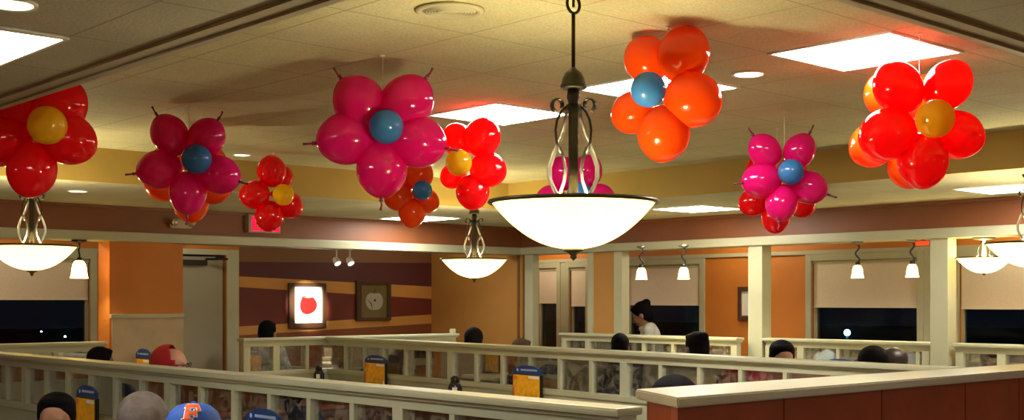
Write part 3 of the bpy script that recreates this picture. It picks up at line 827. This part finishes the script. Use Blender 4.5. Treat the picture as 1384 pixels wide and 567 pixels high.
w, h = i1-i0, j1-j0; cxx = i0+w*.52; cz = j0+h*.5
T90 = Matrix(((1, 0, 0, 0), (0, 0, -1, 0), (0, 1, 0, 0), (0, 0, 0, 1)))
m = MB(); pts = []
for i in range(44):
    a = 2*PI*i/44; rr = 1-.24*max(0, math.sin(a))**6-.10*max(0, -math.sin(a))**8
    pts.append((cxx+w*.33*rr*math.cos(a), cz+w*.31*rr*math.sin(a)))
m.prism(pts, .0201, .022, mtx=T90); m.build('apple_image', greyw, t)
m = MB()
m.prism([(cxx+w*.02+w*.05*math.cos(2*PI*i/12), cz+w*.02+w*.04*math.sin(2*PI*i/12)) for i in range(12)], .0221, .0232, mtx=T90)
m.tube([(cxx, -.023, cz+w*.22), (cxx+w*.02, -.0235, cz+w*.32), (cxx+w*.05, -.023, cz+w*.38)], .004, 6)
m.tube([(cxx-w*.25, -.023, cz+w*.02), (cxx-w*.12, -.0235, cz-w*.08), (cxx-w*.08, -.023, cz-w*.24)], [.002, .006, .002], 6)
m.build('apple_core', mat('core_olive', (.07, .055, .02), .5), t)
framed('x', WX, (1000, 1024), (387, 433), (1004, 1020), (393, 426), 'framed white picture half hidden by the middle cream post', whitecard)

# ------------------------------------------------------------------ exit sign, emergency light, small red sign
def text_obj(txt, size, ext, m, parent, loc, rot=(PI/2, 0, 0)):
    c = bpy.data.curves.new(txt, 'FONT'); c.body = txt; c.size = size; c.extrude = ext; c.align_x = 'CENTER'; c.align_y = 'CENTER'; c.offset = size*.012
    o = bpy.data.objects.new('lettering', c); COL.objects.link(o); dg = bpy.context.evaluated_depsgraph_get()
    me = bpy.data.meshes.new_from_object(o.evaluated_get(dg)); bpy.data.objects.remove(o)
    me.materials.clear(); me.materials.append(m)
    o = bpy.data.objects.new('lettering', me); COL.objects.link(o); o.parent = parent; o.location = loc; o.rotation_euler = rot
    return o
ex0, ex1 = ony(331, HYW), ony(374, HYW); ez1, ez0 = zat(340, 290, 'y', HYW), zat(340, 314.5, 'y', HYW)
t = empty('exit_sign', 'red lit EXIT sign half hidden by the small red balloon flower', 'exit sign', ((ex0+ex1)/2, HYW, (ez0+ez1)/2))
W2, H2 = (ex1-ex0)/2, (ez1-ez0)/2
MB().box((-W2, -.07, -H2), (W2, -.001, H2), .006).box((-.05, -.07, H2), (.05, -.001, H2+.012), .003).build('housing', mat('sign_housing', (.35, .28, .22), .5), t)
MB().box((-W2+.035, -.074, -H2+.02), (W2-.01, -.0705, H2-.02)).build('lit_face', exit_red, t)
text_obj('EXIT', H2*1.35, .001, mat('exit_letter', (.45, .12, .12), .5), t, (.012, -.0755, 0))
e0, e1 = ony(229, HYW), ony(257, HYW); zz1, zz0 = zat(242, 296, 'y', HYW), zat(242, 308.5, 'y', HYW)
t = empty('emergency_light', 'beige emergency light box on the brown header left of the exit sign', 'emergency light', ((e0+e1)/2, HYW, (zz0+zz1)/2))
w2, h2 = (e1-e0)/2, (zz1-zz0)/2
MB().box((-w2, -.05, -h2), (w2, -.001, h2), .012).build('housing', wains, t)
for s in (-1, 1):
    MB().lathe([(0, .045), (.025, .04), (.038, .0), (.034, 0), (.0, .012)], 18).build('lamp_head', chrome if s < 0 else wains, t).matrix_local = Matrix.Translation((s*(w2-.02), -.055, .01)) @ Euler((PI/2-.2, 0, s*.3)).to_matrix().to_4x4()
r1, r0 = onx(1238, WX-.04), onx(1257, WX-.04)
p0 = Vector((WX-.001, (r0+r1)/2, 0)); 
t = empty('red_sign', 'small red lit sign just under the beam beside the thick cream post', 'sign', (HX+.12, onx(1248, HX+.12), ZS))
MB().box((-.02, -.07, -.052), (.02, .07, -.012), .005).box((-.008, -.02, -.012), (.008, .02, -.001)).build('housing', mat('sign_housing', (.35, .28, .22), .5), t)
MB().box((-.024, -.064, -.048), (-.0205, .064, -.016)).build('lit_face', emit('dull_red', (1, .05, .01), .9), t)

# ------------------------------------------------------------------ tables, benches
def table(x0, x1, y0, y1, label, h=.75):
    t = empty('booth_table', label, 'table', ((x0+x1)/2, (y0+y1)/2, 0), group=None)
    a, b = (x1-x0)/2, (y1-y0)/2
    MB().box((-a, -b, h-.035), (a, b, h), .008).build('table_top', lamin, t)
    MB().lathe([(0, .03), (.22, .03), (.23, .012), (.23, 0), (0, 0)], 24).lathe([(0, .03), (.045, .03), (.038, .1), (.038, h-.06), (.10, h-.036), (0, h-.036)], 20).build('pedestal', iron, t)
def bench(x0, x1, yb, face, label, h=.90):
    """bench running along x, back at yb, facing +-y"""
    t = empty('booth_bench', label, 'booth bench', ((x0+x1)/2, yb, 0))
    L_ = (x1-x0)/2; f = face
    def bx(m, ya, yb_, za, zb, bev): m.box((-L_, min(ya, yb_), za), (L_, max(ya, yb_), zb), bev)
    m = MB(); bx(m, 0, f*.07, .0, h, .02); m.build('back_panel', wood, t)
    m = MB(); bx(m, f*.072, f*.15, .47, h-.02, .03); m.build('backrest', vinyl, t)
    m = MB(); bx(m, f*.08, f*.52, .34, .46, .03); m.build('seat', vinyl, t)
    m = MB(); bx(m, f*.10, f*.46, .0, .335, .005); m.build('base', wood, t)
table(2.28, 3.03, 4.75, 5.55, 'cream booth table between the guest with a blue cap booth and the black-haired guest')
table(2.28, 3.03, 6.62, 7.30, 'cream booth table on which the far left menu stand rests')
bench(1.55, 3.02, 4.06, 1, 'booth bench behind the grey-haired guest')
bench(1.55, 3.02, 4.03, -1, 'booth bench behind the guest in the blue cap')
bench(1.55, 3.02, 6.35, -1, 'booth bench behind the black-haired guest at the far left')
table(5.85, 6.69, 8.75, 10.2, 'cream booth table with the left menu stand by the middle partition')
table(5.70, 6.485, 6.40, 8.25, 'cream booth table with the right menu stand by the middle partition')
table(3.16, 3.90, 7.85, 8.6, 'cream booth table beside the guest in the red knit hat')
table(4.60, 5.35, 9.6, 10.28, 'cream booth table at the foot of the orange column')
bench(3.15, 4.5, 7.03, 1, 'booth bench carrying the guest in the red knit hat')
table(8.15, 9.0, 9.35, 10.0, 'far booth table behind the middle partition')
table(8.60, 9.52, 7.25, 8.15, 'far booth table left of the middle cream post')
table(8.75, 9.6, 3.95, 4.7, 'far booth table between the two cream posts')
table(10.3, 11.1, 4.4, 5.2, 'window booth table between the two cream posts')
table(10.3, 11.1, 7.5, 8.4, 'window booth table near the framed white picture')
table(5.4, 6.25, 4.35, 5.1, 'cream booth table right of the middle partition near the counter')

m = MB()
for (x, y, z, r) in ((4.14, 7.06, .93, (.22, .10, .07)), (4.18, 6.99, .80, (.20, .05, .16)), (4.12, 7.20, .76, (.20, .05, .18)), (4.28, 7.18, .70, (.12, .05, .17)), (4.02, 7.0, .72, (.10, .05, .13))): m.ell((x, y, z), r)
COAT = m
table(8.90, 9.68, 5.62, 6.45, 'far booth table below the wide blue menu stand')
# ------------------------------------------------------------------ table-top menu stands, shakers
def menu(px, Y, w, h, label, face=None, zb=.75, text=True):
    p = P(px, 500, Y); p.z = zb+.001
    f = math.atan2(-FW.y, -FW.x)+PI/2 if face is None else face
    t = empty('menu_stand', label, 'menu stand', p, f)
    hh = h*.76
    m = MB(); m.box((-w/2, -.012, 0), (w/2, .012, hh), .004); m.box((-w/2, -.03, 0), (w/2, .03, .012), .003); m.build('holder', black, t)
    n = 12; poly = [(-w/2, hh)]+[(-w/2*math.cos(PI*i/n) if False else -w/2+w*i/n, h-(h-hh)*.55*abs(2*i/n-1)**2.6) for i in range(n+1)]+[(w/2, hh)]
    m = MB(); m.prism(poly, -.006, .006, mtx=T90); m.build('header_card', bluep, t)
    m = MB(); m.box((-w/2+.010, -.0145, .014), (w/2-.010, -.0125, hh-.006)); m.build('price_card', yellowp, t)
    m = MB(); m.box((-w/2+.010, .0125, .014), (w/2-.010, .0145, hh-.006)); m.build('rear_price_card', yellowp, t)
    m = MB(); m.box((-w/2+.014, .0146, hh-.04), (w/2-.014, .0156, hh-.012)); m.build('rear_white_print', whitecard, t)
    m = MB(); m.box((-w/2+.016, -.0156, hh-.045), (-w/2+.05, -.0146, hh-.012)); m.box((-w/2+.014, -.0156, .03), (-w/2+.03, -.0146, hh*.6)); m.build('orange_print', orangep, t)
    m = MB(); m.box((w*.08, -.0156, hh-.032), (w/2-.014, -.0146, hh-.012)); m.box((w/2-.034, -.0156, .02), (w/2-.016, -.0146, .055)); m.build('white_print', whitecard, t)
    if text:
        m = MB(); m.ell((-w*.34, -.0066, hh+(h-hh)*.45), (.012, .001, .012), 10, 6)
        rnd = random.Random(int(px)); zb_ = 0
        x = -w*.22
        while x < w*.36:
            l_ = rnd.uniform(.006, .012); m.box((x, -.0070, hh+(h-hh)*.38), (x+l_, -.0062, hh+(h-hh)*.38+.014)); x += l_+.003
        m.build('header_print', mat('header_print', (.35, .45, .7), .5), t)
    return t
fm = lambda a: math.radians(a)
base = math.atan2(-FW.y, -FW.x)+PI/2
def menux(px, x, w, h, label):
    y = onx(px, x); menu(px, dep(x, y), w, h, label, -PI/2)
menux(508, 6.70, .33, .285, 'yellow menu stand with rounded blue header, on the ledge left of centre')
menux(713, 6.47, .32, .29, 'yellow menu stand with blue header, below the large bowl pendant')
menux(118, 2.97, .28, .30, 'narrow yellow menu stand between the two guests at the lower left')
menux(356, 2.97, .30, .292, 'menu stand right of the blue cap, only its blue header showing')
menux(194, 4.93, .29, .36, 'small menu stand left of the red knit hat, before the beige wainscot')
menux(918, 9.45, .20, .27, 'menu stand beside the dark-haired guest with a bun at the far partition')
menux(1136, 9.55, .33, .27, 'wide blue menu stand before the window between the two cream posts')
menux(986, 6.10, .22, .27, 'blue menu stand peeking above the cream counter top')
def shaker(px, Y, s, label):
    p = P(px, 500, Y); p.z = .752
    t = empty('shaker', label, 'shaker', p)
    MB().lathe([(0, 0), (.040*s, 0), (.043*s, .01), (.042*s, .06*s), (.030*s, .085*s), (.026*s, .09*s), (0, .09*s)], 20).build('body', mat('dark_glass', (.02, .02, .035), .15), t)
    MB().lathe([(0, .091*s), (.026*s, .091*s), (.026*s, .115*s), (.012*s, .128*s), (0, .13*s)], 20).build('cap', iron, t)
    MB().box((-.014*s, -.0435*s, .03*s), (.014*s, -.0415*s, .062*s)).build('sticker', whitecard, t).rotation_euler.z = base
shaker(615, 9.95, 1.4, 'dark shaker on the ledge between the two yellow menu stands')
shaker(431, 11.85, 1.25, 'dark shaker top left of the left yellow menu stand')
MB_ = None

# ------------------------------------------------------------------ people
eyew = mat('eye_white', (.32, .28, .25), .35)
SK = {'fair': mat('skin_fair', (.52, .27, .17), .5, sub=.1), 'tan': mat('skin_tan', (.33, .16, .09), .5, sub=.1), 'brown': mat('skin_brown', (.16, .075, .045), .45, sub=.1), 'dark': mat('skin_dark', (.10, .05, .035), .4, sub=.1)}
TMP = bpy.data.scenes.new('tmp')
def remesh(bm, vox, sm=6):
    me = bpy.data.meshes.new('tmp'); bm.to_mesh(me); bm.free()
    o = bpy.data.objects.new('tmp', me); TMP.collection.objects.link(o)
    r = o.modifiers.new('r', 'REMESH'); r.mode = 'VOXEL'; r.voxel_size = vox; r.use_smooth_shade = True
    s = o.modifiers.new('s', 'SMOOTH'); s.iterations = sm; s.factor = .5
    vl = TMP.view_layers[0]; vl.update(); dg = vl.depsgraph
    nm = bpy.data.meshes.new_from_object(o.evaluated_get(dg))
    bpy.data.objects.remove(o); bpy.data.meshes.remove(me)
    for p in nm.polygons: p.use_smooth = True
    return nm
def capsule(mb, a, b, ra, rb, sy=1.0):
    a, b = Vector(a), Vector(b)
    n = 5; pts = [a.lerp(b, i/n) for i in range(n+1)]
    mb.tube(pts, [ra+(rb-ra)*i/n for i in range(n+1)], 14)
    mb.ell(a, ra, 14, 10); mb.ell(b, rb, 14, 10)
def linkmesh(nm, me, m, parent):
    o = bpy.data.objects.new(nm, me); me.materials.clear(); me.materials.append(m); COL.objects.link(o); o.parent = parent; return o
def joints(h, stand):
    """h: head-top height; figure looks along +x local; returns joints"""
    J = {}
    J['head'] = Vector((.03, 0, h-.115)); J['neck'] = Vector((-.005, 0, h-.26)); 
    sh = h-.335
    J['shoulder'] = [Vector((-.01, s*.165, sh)) for s in (-1, 1)]
    if stand:
        J['pelvis'] = Vector((0, 0, h*.53)); J['knee'] = [Vector((.02, s*.10, h*.285)) for s in (-1, 1)]; J['ankle'] = [Vector((-.02, s*.11, .08)) for s in (-1, 1)]
        J['elbow'] = [Vector((.02, s*.23, sh-.28)) for s in (-1, 1)]; J['wrist'] = [Vector((.24, s*.18, sh-.36)) for s in (-1, 1)]
    else:
        J['pelvis'] = Vector((-.03, 0, .55)); J['knee'] = [Vector((.42, s*.12, .53)) for s in (-1, 1)]; J['ankle'] = [Vector((.42, s*.12, .09)) for s in (-1, 1)]
        J['elbow'] = [Vector((.08, s*.23, sh-.26)) for s in (-1, 1)]; J['wrist'] = [Vector((.16, s*.10, max(sh-.24, .62))) for s in (-1, 1)]
        J['elbow'][0].z = J['elbow'][1].z = max(sh-.26, .66)
        J['wrist'][0].z = J['wrist'][1].z = .80
    J['hip'] = [J['pelvis']+Vector((0, s*.09, 0)) for s in (-1, 1)]
    return J
def xf(head_c, pitch, roll):
    return Matrix.Translation(head_c) @ Euler((roll, pitch, 0)).to_matrix().to_4x4()
def headbits(mb, X, R_):
    def ell(c, r): mb.ell(c, r, 20, 14, X=X)
    ell((-.012, 0, .028), (.094, .074, .086)); ell((.018, 0, -.032), (.066, .058, .078)); ell((.042, 0, -.082), (.032, .030, .024))
    ell((.088, 0, -.018), (.014, .010, .022)); ell((.098, 0, -.030), (.013, .014, .010)); ell((.078, 0, -.060), (.010, .022, .007))
    for s in (-1, 1):
        ell((-.005, s*.076, -.012), (.018, .009, .030)); ell((.062, s*.034, -.036), (.022, .018, .018)); ell((.072, s*.030, .018), (.014, .022, .008))
def person(label, x, y, top_px, rot, skin, shirt, hair, group='guests in the dining room', stand=False, pitch=0, roll=0, trousers=None, lean=0, face=True, hs=1.0, hairk='short', z_top=None):
    """rot: heading in degrees, 0 = away from camera along the view, 90 = towards screen right"""
    Yd = dep(x, y)
    ht = HC+(HY-top_px)/FPX*Yd if z_top is None else z_top
    t = empty('person', label, 'person', (x, y, 0), math.atan2(FW.y, FW.x)-math.radians(rot), group=None)
    J = joints(ht, stand)
    J['head'].z = ht-{'full': .150, 'bun': .135, 'buzz': .131}.get(hairk, .131)*hs*(math.cos(pitch*.6))
    if lean:
        for k in ('head', 'neck'): J[k] = J[k]+Vector((lean, 0, 0))
        J['shoulder'] = [v+Vector((lean*.6, 0, 0)) for v in J['shoulder']]
    X = xf(J['head'], pitch, roll) @ Matrix.Scale(hs, 4)
    mb = MB(); headbits(mb, X, 1)
    capsule(mb, J['neck']+Vector((0, 0, -.04)), J['head']+Vector((-.015, 0, -.03)), .056, .052)
    ch = (J['shoulder'][0]+J['shoulder'][1])/2
    sp = J['pelvis']
    def torso(m, g):
        m.ell(ch+Vector((0, 0, -.08)), (.105+g, .160+g, .150+g), 24, 16); m.ell(ch.lerp(sp, .55), (.095+g, .135+g, .17+g), 24, 16); m.ell(sp+Vector((0, 0, .03)), (.115+g, .155+g, .12+g), 24, 16)
        for s in (0, 1):
            capsule(m, ch+Vector((0, (-1, 1)[s]*.05, .03)), J['shoulder'][s], .055+g, .055+g)
            capsule(m, J['shoulder'][s], J['elbow'][s], .050+g, .038+g)
    torso(mb, 0)
    for s in (0, 1):
        sg = (-1, 1)[s]
        e_, w_ = J['elbow'][s], J['wrist'][s]
        capsule(mb, e_, w_, .037, .026)
        d = (w_-e_).normalized()
        pc = w_+d*.045; mb.ell(pc, (.042, .034, .016), 14, 10)
        side = Vector((-d.y, d.x, 0)).normalized()
        for i in range(4):
            o_ = side*(.024-.016*i); L_ = (.058, .068, .064, .050)[i]
            a = pc+o_+d*.025; b = a+d*L_*.55; c = b+d*L_*.4+Vector((0, 0, -.014))
            capsule(mb, a, b, .0085, .0078); capsule(mb, b, c, .0078, .0068)
        a = w_+d*.02-side*sg*-.02; capsule(mb, a, a+(side*sg*.035+d*.03), .010, .0085)
        capsule(mb, J['hip'][s], J['knee'][s], .082, .055); capsule(mb, J['knee'][s], J['ankle'][s], .052, .036)
        mb.ell(J['ankle'][s]+Vector((.06, 0, -.045)), (.12, .042, .035))
    body = remesh(mb.bm, .0085)
    body.name = 'body'
    # body and clothing share the figure's axes
    b = linkmesh('body', body, SK[skin], t)
    m = MB(); torso(m, .014)
    for s in (0, 1):
        capsule(m, J['elbow'][s], J['elbow'][s].lerp(J['wrist'][s], .75), .050, .040)
    m.ell(J['neck']+Vector((0, 0, -.05)), (.075, .085, .04))
    linkmesh('shirt', remesh(m.bm, .012, 4), shirt, t)
    m = MB()
    for s in (0, 1):
        capsule(m, J['hip'][s], J['knee'][s], .096, .068); capsule(m, J['knee'][s], J['ankle'][s]+Vector((0, 0, .02)), .066, .052)
    m.ell(sp, (.125, .168, .11))
    linkmesh('trousers', remesh(m.bm, .014, 4), trousers or mat('denim', (.03, .04, .08), .8), t)
    m = MB()
    for s in (0, 1):
        m.ell(J['ankle'][s]+Vector((.06, 0, -.042)), (.135, .052, .046))
    sh_ = linkmesh('shoes', remesh(m.bm, .01, 3), black, t)
    # hair
    if hair is not None and hairk != 'none':
        m = MB()
        def ell(c, r, seg=22):
            m.ell(c, r, seg, 14, X=X)
        ell((-.022-(.028 if hairk == 'crop' else 0), 0, .040), (.098, .084, .090)); ell((-.045, 0, .0), (.075, .080, .085))
        if hairk in ('short', 'bun', 'cap', 'knit'):
            ell((.030, 0, .085), (.052, .062, .028))
        if hairk == 'crop': ell((-.035, 0, .058), (.100, .094, .078)); ell((.012, 0, .098), (.062, .074, .026)); ell((-.03, .076, .02), (.045, .018, .05)); ell((-.03, -.076, .02), (.045, .018, .05))
        if hairk == 'bun': ell((-.085, .0, .085), (.045, .045, .042)); ell((-.06, 0, -.03), (.055, .07, .06))
        if hairk == 'full':
            ell((-.02, 0, .055), (.115, .105, .095)); ell((-.03, .075, -.01), (.06, .035, .09)); ell((-.03, -.075, -.01), (.06, .035, .09)); ell((-.055, 0, -.04), (.07, .09, .10)); ell((.04, 0, .09), (.05, .07, .03))
        if hairk == 'long':
            ell((-.055, 0, -.07), (.06, .085, .13)); ell((.03, 0, .085), (.05, .062, .03))
        linkmesh('hair', remesh(m.bm, .008, 5), hair, t)
    # face details
    for s in (-1, 1):
        e = MB(); e.ell(X @ Vector((.0735, s*.030, .0)), (.0105*hs, .0105*hs, .008*hs), 12, 8); eo = e.build('eye', eyew, t)
        e = MB(); e.ell(X @ Vector((.0805, s*.030, .0)), (.0055*hs,)*3, 10, 6); e.build('iris', black, eo)
    e = MB(); e.ell((0, 0, 0), (.006, .021, .0045), 12, 8)
    for v in e.bm.verts: v.co = X @ (v.co+Vector((.0865, 0, -.060)))
    e.build('mouth', mat('lips', (.30, .09, .07), .4), t)
    return t, X, J
hblk = mat('black_hair', (.004, .0035, .005), .75, spec=.06, bump=.2, bscale=260); hbrn = mat('brown_hair', (.05, .027, .015), .7, spec=.15, bump=.4, bscale=260); hgry = mat('cropped_grey_hair', (.12, .095, .085), .42, noise=.35, nscale=40, bump=.6, bscale=320)
cw_ = mat('white_cloth', (.60, .66, .68), .8, noise=.1); cgry = mat('grey_cloth', (.20, .20, .20), .8); cred = mat('red_cloth', (.42, .012, .035), .8, noise=.2, nscale=12); cblu = mat('pale_blue_cloth', (.38, .50, .55), .8); cdrk = mat('charcoal_cloth', (.04, .04, .045), .8); cplm = mat('plum_cloth', (.12, .03, .06), .8)
person('black-haired guest at the lower left, face turned to the viewer', 2.39, 5.95, 531, 172, 'tan', cdrk, hblk, hs=.98, hairk='crop', pitch=.12)
person('guest with closely cropped greying hair, just left of the blue cap', 2.115, 4.44, 527, 15, 'brown', cgry, hgry, hs=1.12, hairk='buzz')
# blue cap
t, X, J = person('guest in a blue cap with an orange letter, lower left', 1.965, 3.735, 545, 170, 'brown', cplm, hblk, hs=.98, hairk='buzz', pitch=-.12)
capm = mat('royal_blue_cloth', (.012, .085, .46), .7, noise=.08, nscale=80)
m = MB(); n0 = 0
m.lathe([(.0, .150), (.03, .149), (.062, .140), (.088, .118), (.102, .086), (.107, .05), (.107, .03), (.103, .03), (.1, .06)], 40)
CS = lambda z: .03+(z-.03)*.88
for v in m.bm.verts: v.co = X @ Vector((v.co.x*1.0-.012, v.co.y*.90, CS(v.co.z)))
cap = m.build('cap', capm, t)
m = MB(); m.ell((0, 0, 0), (.010, .010, .005), 12, 8)
for v in m.bm.verts: v.co = X @ (v.co+Vector((-.012, 0, CS(.151))))
m.build('button', capm, cap)
m = MB(); rows = []
for i in range(7):
    f = i/6; row = []
    for j in range(13):
        a = (j/12-.5)*2.1
        r0_ = .100+f*.075*math.cos(a*.75)
        row.append(m.bm.verts.new(X @ Vector((r0_*math.cos(a)-.012, r0_*math.sin(a)*.90, .036-.010*f-.012*abs(math.sin(a))*f))))
    rows.append(row)
for i in range(6):
    for j in range(12):
        f = m.bm.faces.new((rows[i][j], rows[i+1][j], rows[i+1][j+1], rows[i][j+1])); f.smooth = True
bmesh.ops.solidify(m.bm, geom=m.bm.faces[:], thickness=.004)
brim = m.build('brim', mat('dark_brim_cloth', (.045, .008, .03), .7), cap)
def capsurf(a, z, off):          # point on the cap dome at angle a, height z
    prof = [(.107, .03), (.107, .05), (.102, .086), (.088, .118), (.062, .140), (.03, .149)]
    for (ra, za), (rb, zb) in zip(prof[:-1], prof[1:]):
        if za <= z <= zb: r = ra+(rb-ra)*(z-za)/(zb-za); break
    else: r = prof[-1][0]
    r += off
    return X @ Vector((r*math.cos(a)-.012, r*math.sin(a)*.90, CS(z)+off*.5))
def capletter(boxes, off, nm, mm):
    m = MB()
    for (u0, u1, v0, v1) in boxes:
        nu, nv = 6, 6; g = [[None]*(nv+1) for _ in range(nu+1)]; g2 = [[None]*(nv+1) for _ in range(nu+1)]
        for i in range(nu+1):
            for j in range(nv+1):
                u = u0+(u1-u0)*i/nu; v = v0+(v1-v0)*j/nv
                g[i][j] = m.bm.verts.new(capsurf(u/.100, v, off)); g2[i][j] = m.bm.verts.new(capsurf(u/.100, v, -.001))
        for i in range(nu):
            for j in range(nv):
                m.bm.faces.new((g[i][j], g[i+1][j], g[i+1][j+1], g[i][j+1]))
        for i in range(nu):
            m.bm.faces.new((g[i][0], g[i+1][0], g2[i+1][0], g2[i][0])); m.bm.faces.new((g[i][nv], g[i+1][nv], g2[i+1][nv], g2[i][nv]))
        for j in range(nv):
            m.bm.faces.new((g[0][j], g[0][j+1], g2[0][j+1], g2[0][j])); m.bm.faces.new((g[nu][j], g[nu][j+1], g2[nu][j+1], g2[nu][j]))
    return m.build(nm, mm, cap)
Fb = [(-.024, -.006, .074, .140), (-.032, .004, .074, .084), (-.032, .036, .129, .141), (.024, .036, .116, .141), (-.018, .018, .101, .112), (.012, .020, .094, .119)]
capletter([(a-.004, b+.004, c-.003, d+.003) for a, b, c, d in Fb], .0025, 'letter_outline', whitecard)
capletter(Fb, .0045, 'letter', mat('letter_orange', (.85, .10, .012), .5))
# red knit hat
t, X, J = person('guest in a red knit hat and red coat with glasses, turned to the right', 3.78, 7.52, 467, 92, 'fair', cred, hbrn, hs=1.0, hairk='none', pitch=-.05)
m = MB().ell((0, 0, 0), 1, 28, 18)
for v in m.bm.verts:
    p = v.co.copy(); q = Vector((p.x*.118-.040+.0, p.y*.102, p.z*.105+.040))
    v.co = q
dl = [v for v in m.bm.verts if v.co.x > .045-.45*(v.co.z-.03) or v.co.z < -.055]
bmesh.ops.delete(m.bm, geom=dl, context='VERTS')
for v in m.bm.verts: v.co = X @ v.co
bmesh.ops.solidify(m.bm, geom=m.bm.faces[:], thickness=.008)
m.build('knit_hat', mat('red_knit', (.36, .005, .014), .9, bump=.6, bscale=300), t)
m = MB()
for s in (-1, 1):
    m.tube([X @ Vector((.100, s*.032+.022*math.cos(a*PI/8), .0+.017*math.sin(a*PI/8))) for a in range(17)], .0022, 6)
    m.tube([X @ Vector((.098, s*.055, .004)), X @ Vector((.04, s*.078, .006)), X @ Vector((-.02, s*.082, 0))], .002, 6)
m.tube([X @ Vector((.101, -.012, .004)), X @ Vector((.104, 0, .007)), X @ Vector((.101, .012, .004))], .002, 6)
m.build('glasses', black, t)
person('guest with shiny black hair below the left window', 4.0, 9.15, 467, 60, 'brown', cdrk, hblk, hs=1.0)
person('dark-haired guest in a pale shirt before the striped wall', 6.94, 11.54, 432, 20, 'tan', cw_, hblk, hs=1.12)
person('dark-haired guest in a pale shirt under the small distant bowl pendant', 7.49, 8.73, 441, 10, 'brown', cblu, hblk, hs=1.08)
person('brown-haired guest barely above the middle partition, right of the one in a pale shirt', 8.16, 8.8, 456, 55, 'fair', mat('tan_cloth', (.3, .2, .1), .8), hbrn, hs=1.05)
person('woman with a dark hair bun and white top leaning forward at the far window', 10.47, 9.02, 407, -75, 'tan', cw_, hblk, hs=1.2, hairk='bun', pitch=.45, stand=True, lean=.14)
person('dark-haired guest seated left of the one with a bun', 8.15, 7.46, 449, 10, 'brown', cblu, hblk, hs=1.0)
person('guest with a dark raised bun seated before the far partition', 8.12, 6.54, 446, -30, 'brown', cw_, hblk, hs=1.15, hairk='bun')
person('black-haired guest with bare forehead, right of the middle cream post', 8.39, 5.88, 461, 175, 'tan', cgry, hblk, hs=1.12, hairk='crop', pitch=.25)
person('black-haired guest, left of the two close together before the right window', 8.05, 4.83, 466, 10, 'brown', cdrk, hblk, hs=1.1, hairk='full')
person('dark-haired guest, right of the two close together before the right window', 8.92, 5.18, 468, 75, 'brown', cplm, mat('dark_brown_hair', (.02, .010, .012), .4), hs=1.05, hairk='full')
person('black-haired guest whose head rises just above the left end of the counter top', 4.50, 3.77, 505, 20, 'tan', cdrk, hblk, hs=1.12, hairk='full')

cm = remesh(COAT.bm, .014, 4); co_ = bpy.data.objects.new('coat', cm); cm.materials.clear(); cm.materials.append(cred); COL.objects.link(co_)
tag(co_, 'red coat draped over the booth bench behind the nearest partition', 'coat')
bpy.data.scenes.remove(TMP)
# ------------------------------------------------------------------ outside
struct(MB().box((WX+.3, -30, -.15), (70, 70, -.1)).build('ground', asphalt), 'dark parking lot outside', 'ground')
struct(MB().box((-30, WY+.3, -.15), (WX+.3, 70, -.1)).build('ground_side', asphalt))
def lot_lamp(px, py, Y, label, r=.10):
    p = P(px, py, Y)
    t = empty('parking_lot_lamp', label, 'street lamp', (p.x, p.y, -.1))
    z = p.z+.1
    MB().tube([(0, 0, 0), (0, 0, z)], .05, 10).build('pole', iron, t)
    MB().ell((0, 0, z), r, 14, 10).build('globe', lampdot, t)
lot_lamp(1145, 449, 34, 'bright teal lamp seen low in the window between the cream posts', .085)
lot_lamp(88, 455, 30, 'small bluish lamp seen low in the left window', .03)
lot_lamp(56, 448, 34, 'faint teal lamp seen in the left window', .02)
# parked car outside, only its roof line catches light
W = bpy.data.worlds.new('World'); SC.world = W; W.use_nodes = True
W.node_tree.nodes['Background'].inputs[0].default_value = (.004, .006, .010, 1); W.node_tree.nodes['Background'].inputs[1].default_value = .35

# ------------------------------------------------------------------ camera
cam = bpy.data.cameras.new('Camera'); co = bpy.data.objects.new('Camera', cam); COL.objects.link(co); SC.camera = co
cam.sensor_width = 36; cam.lens = FPX/1384*36
cam.shift_y = (HY-283.5)/1384
cam.clip_end = 200
co.location = (0, 0, HC)
co.rotation_euler = (PI/2, 0, math.atan2(FW.y, FW.x)-PI/2)
SC.view_settings.view_transform = 'Standard'; SC.view_settings.look = 'None'
SC.view_settings.gamma = 1; SC.view_settings.exposure = 1.0; SC.view_settings.use_curve_mapping = False
SC.cycles.use_denoising = True
SC.cycles.max_bounces = 10; SC.cycles.diffuse_bounces = 5; SC.cycles.transparent_max_bounces = 24
SC.cycles.sample_clamp_indirect = 6
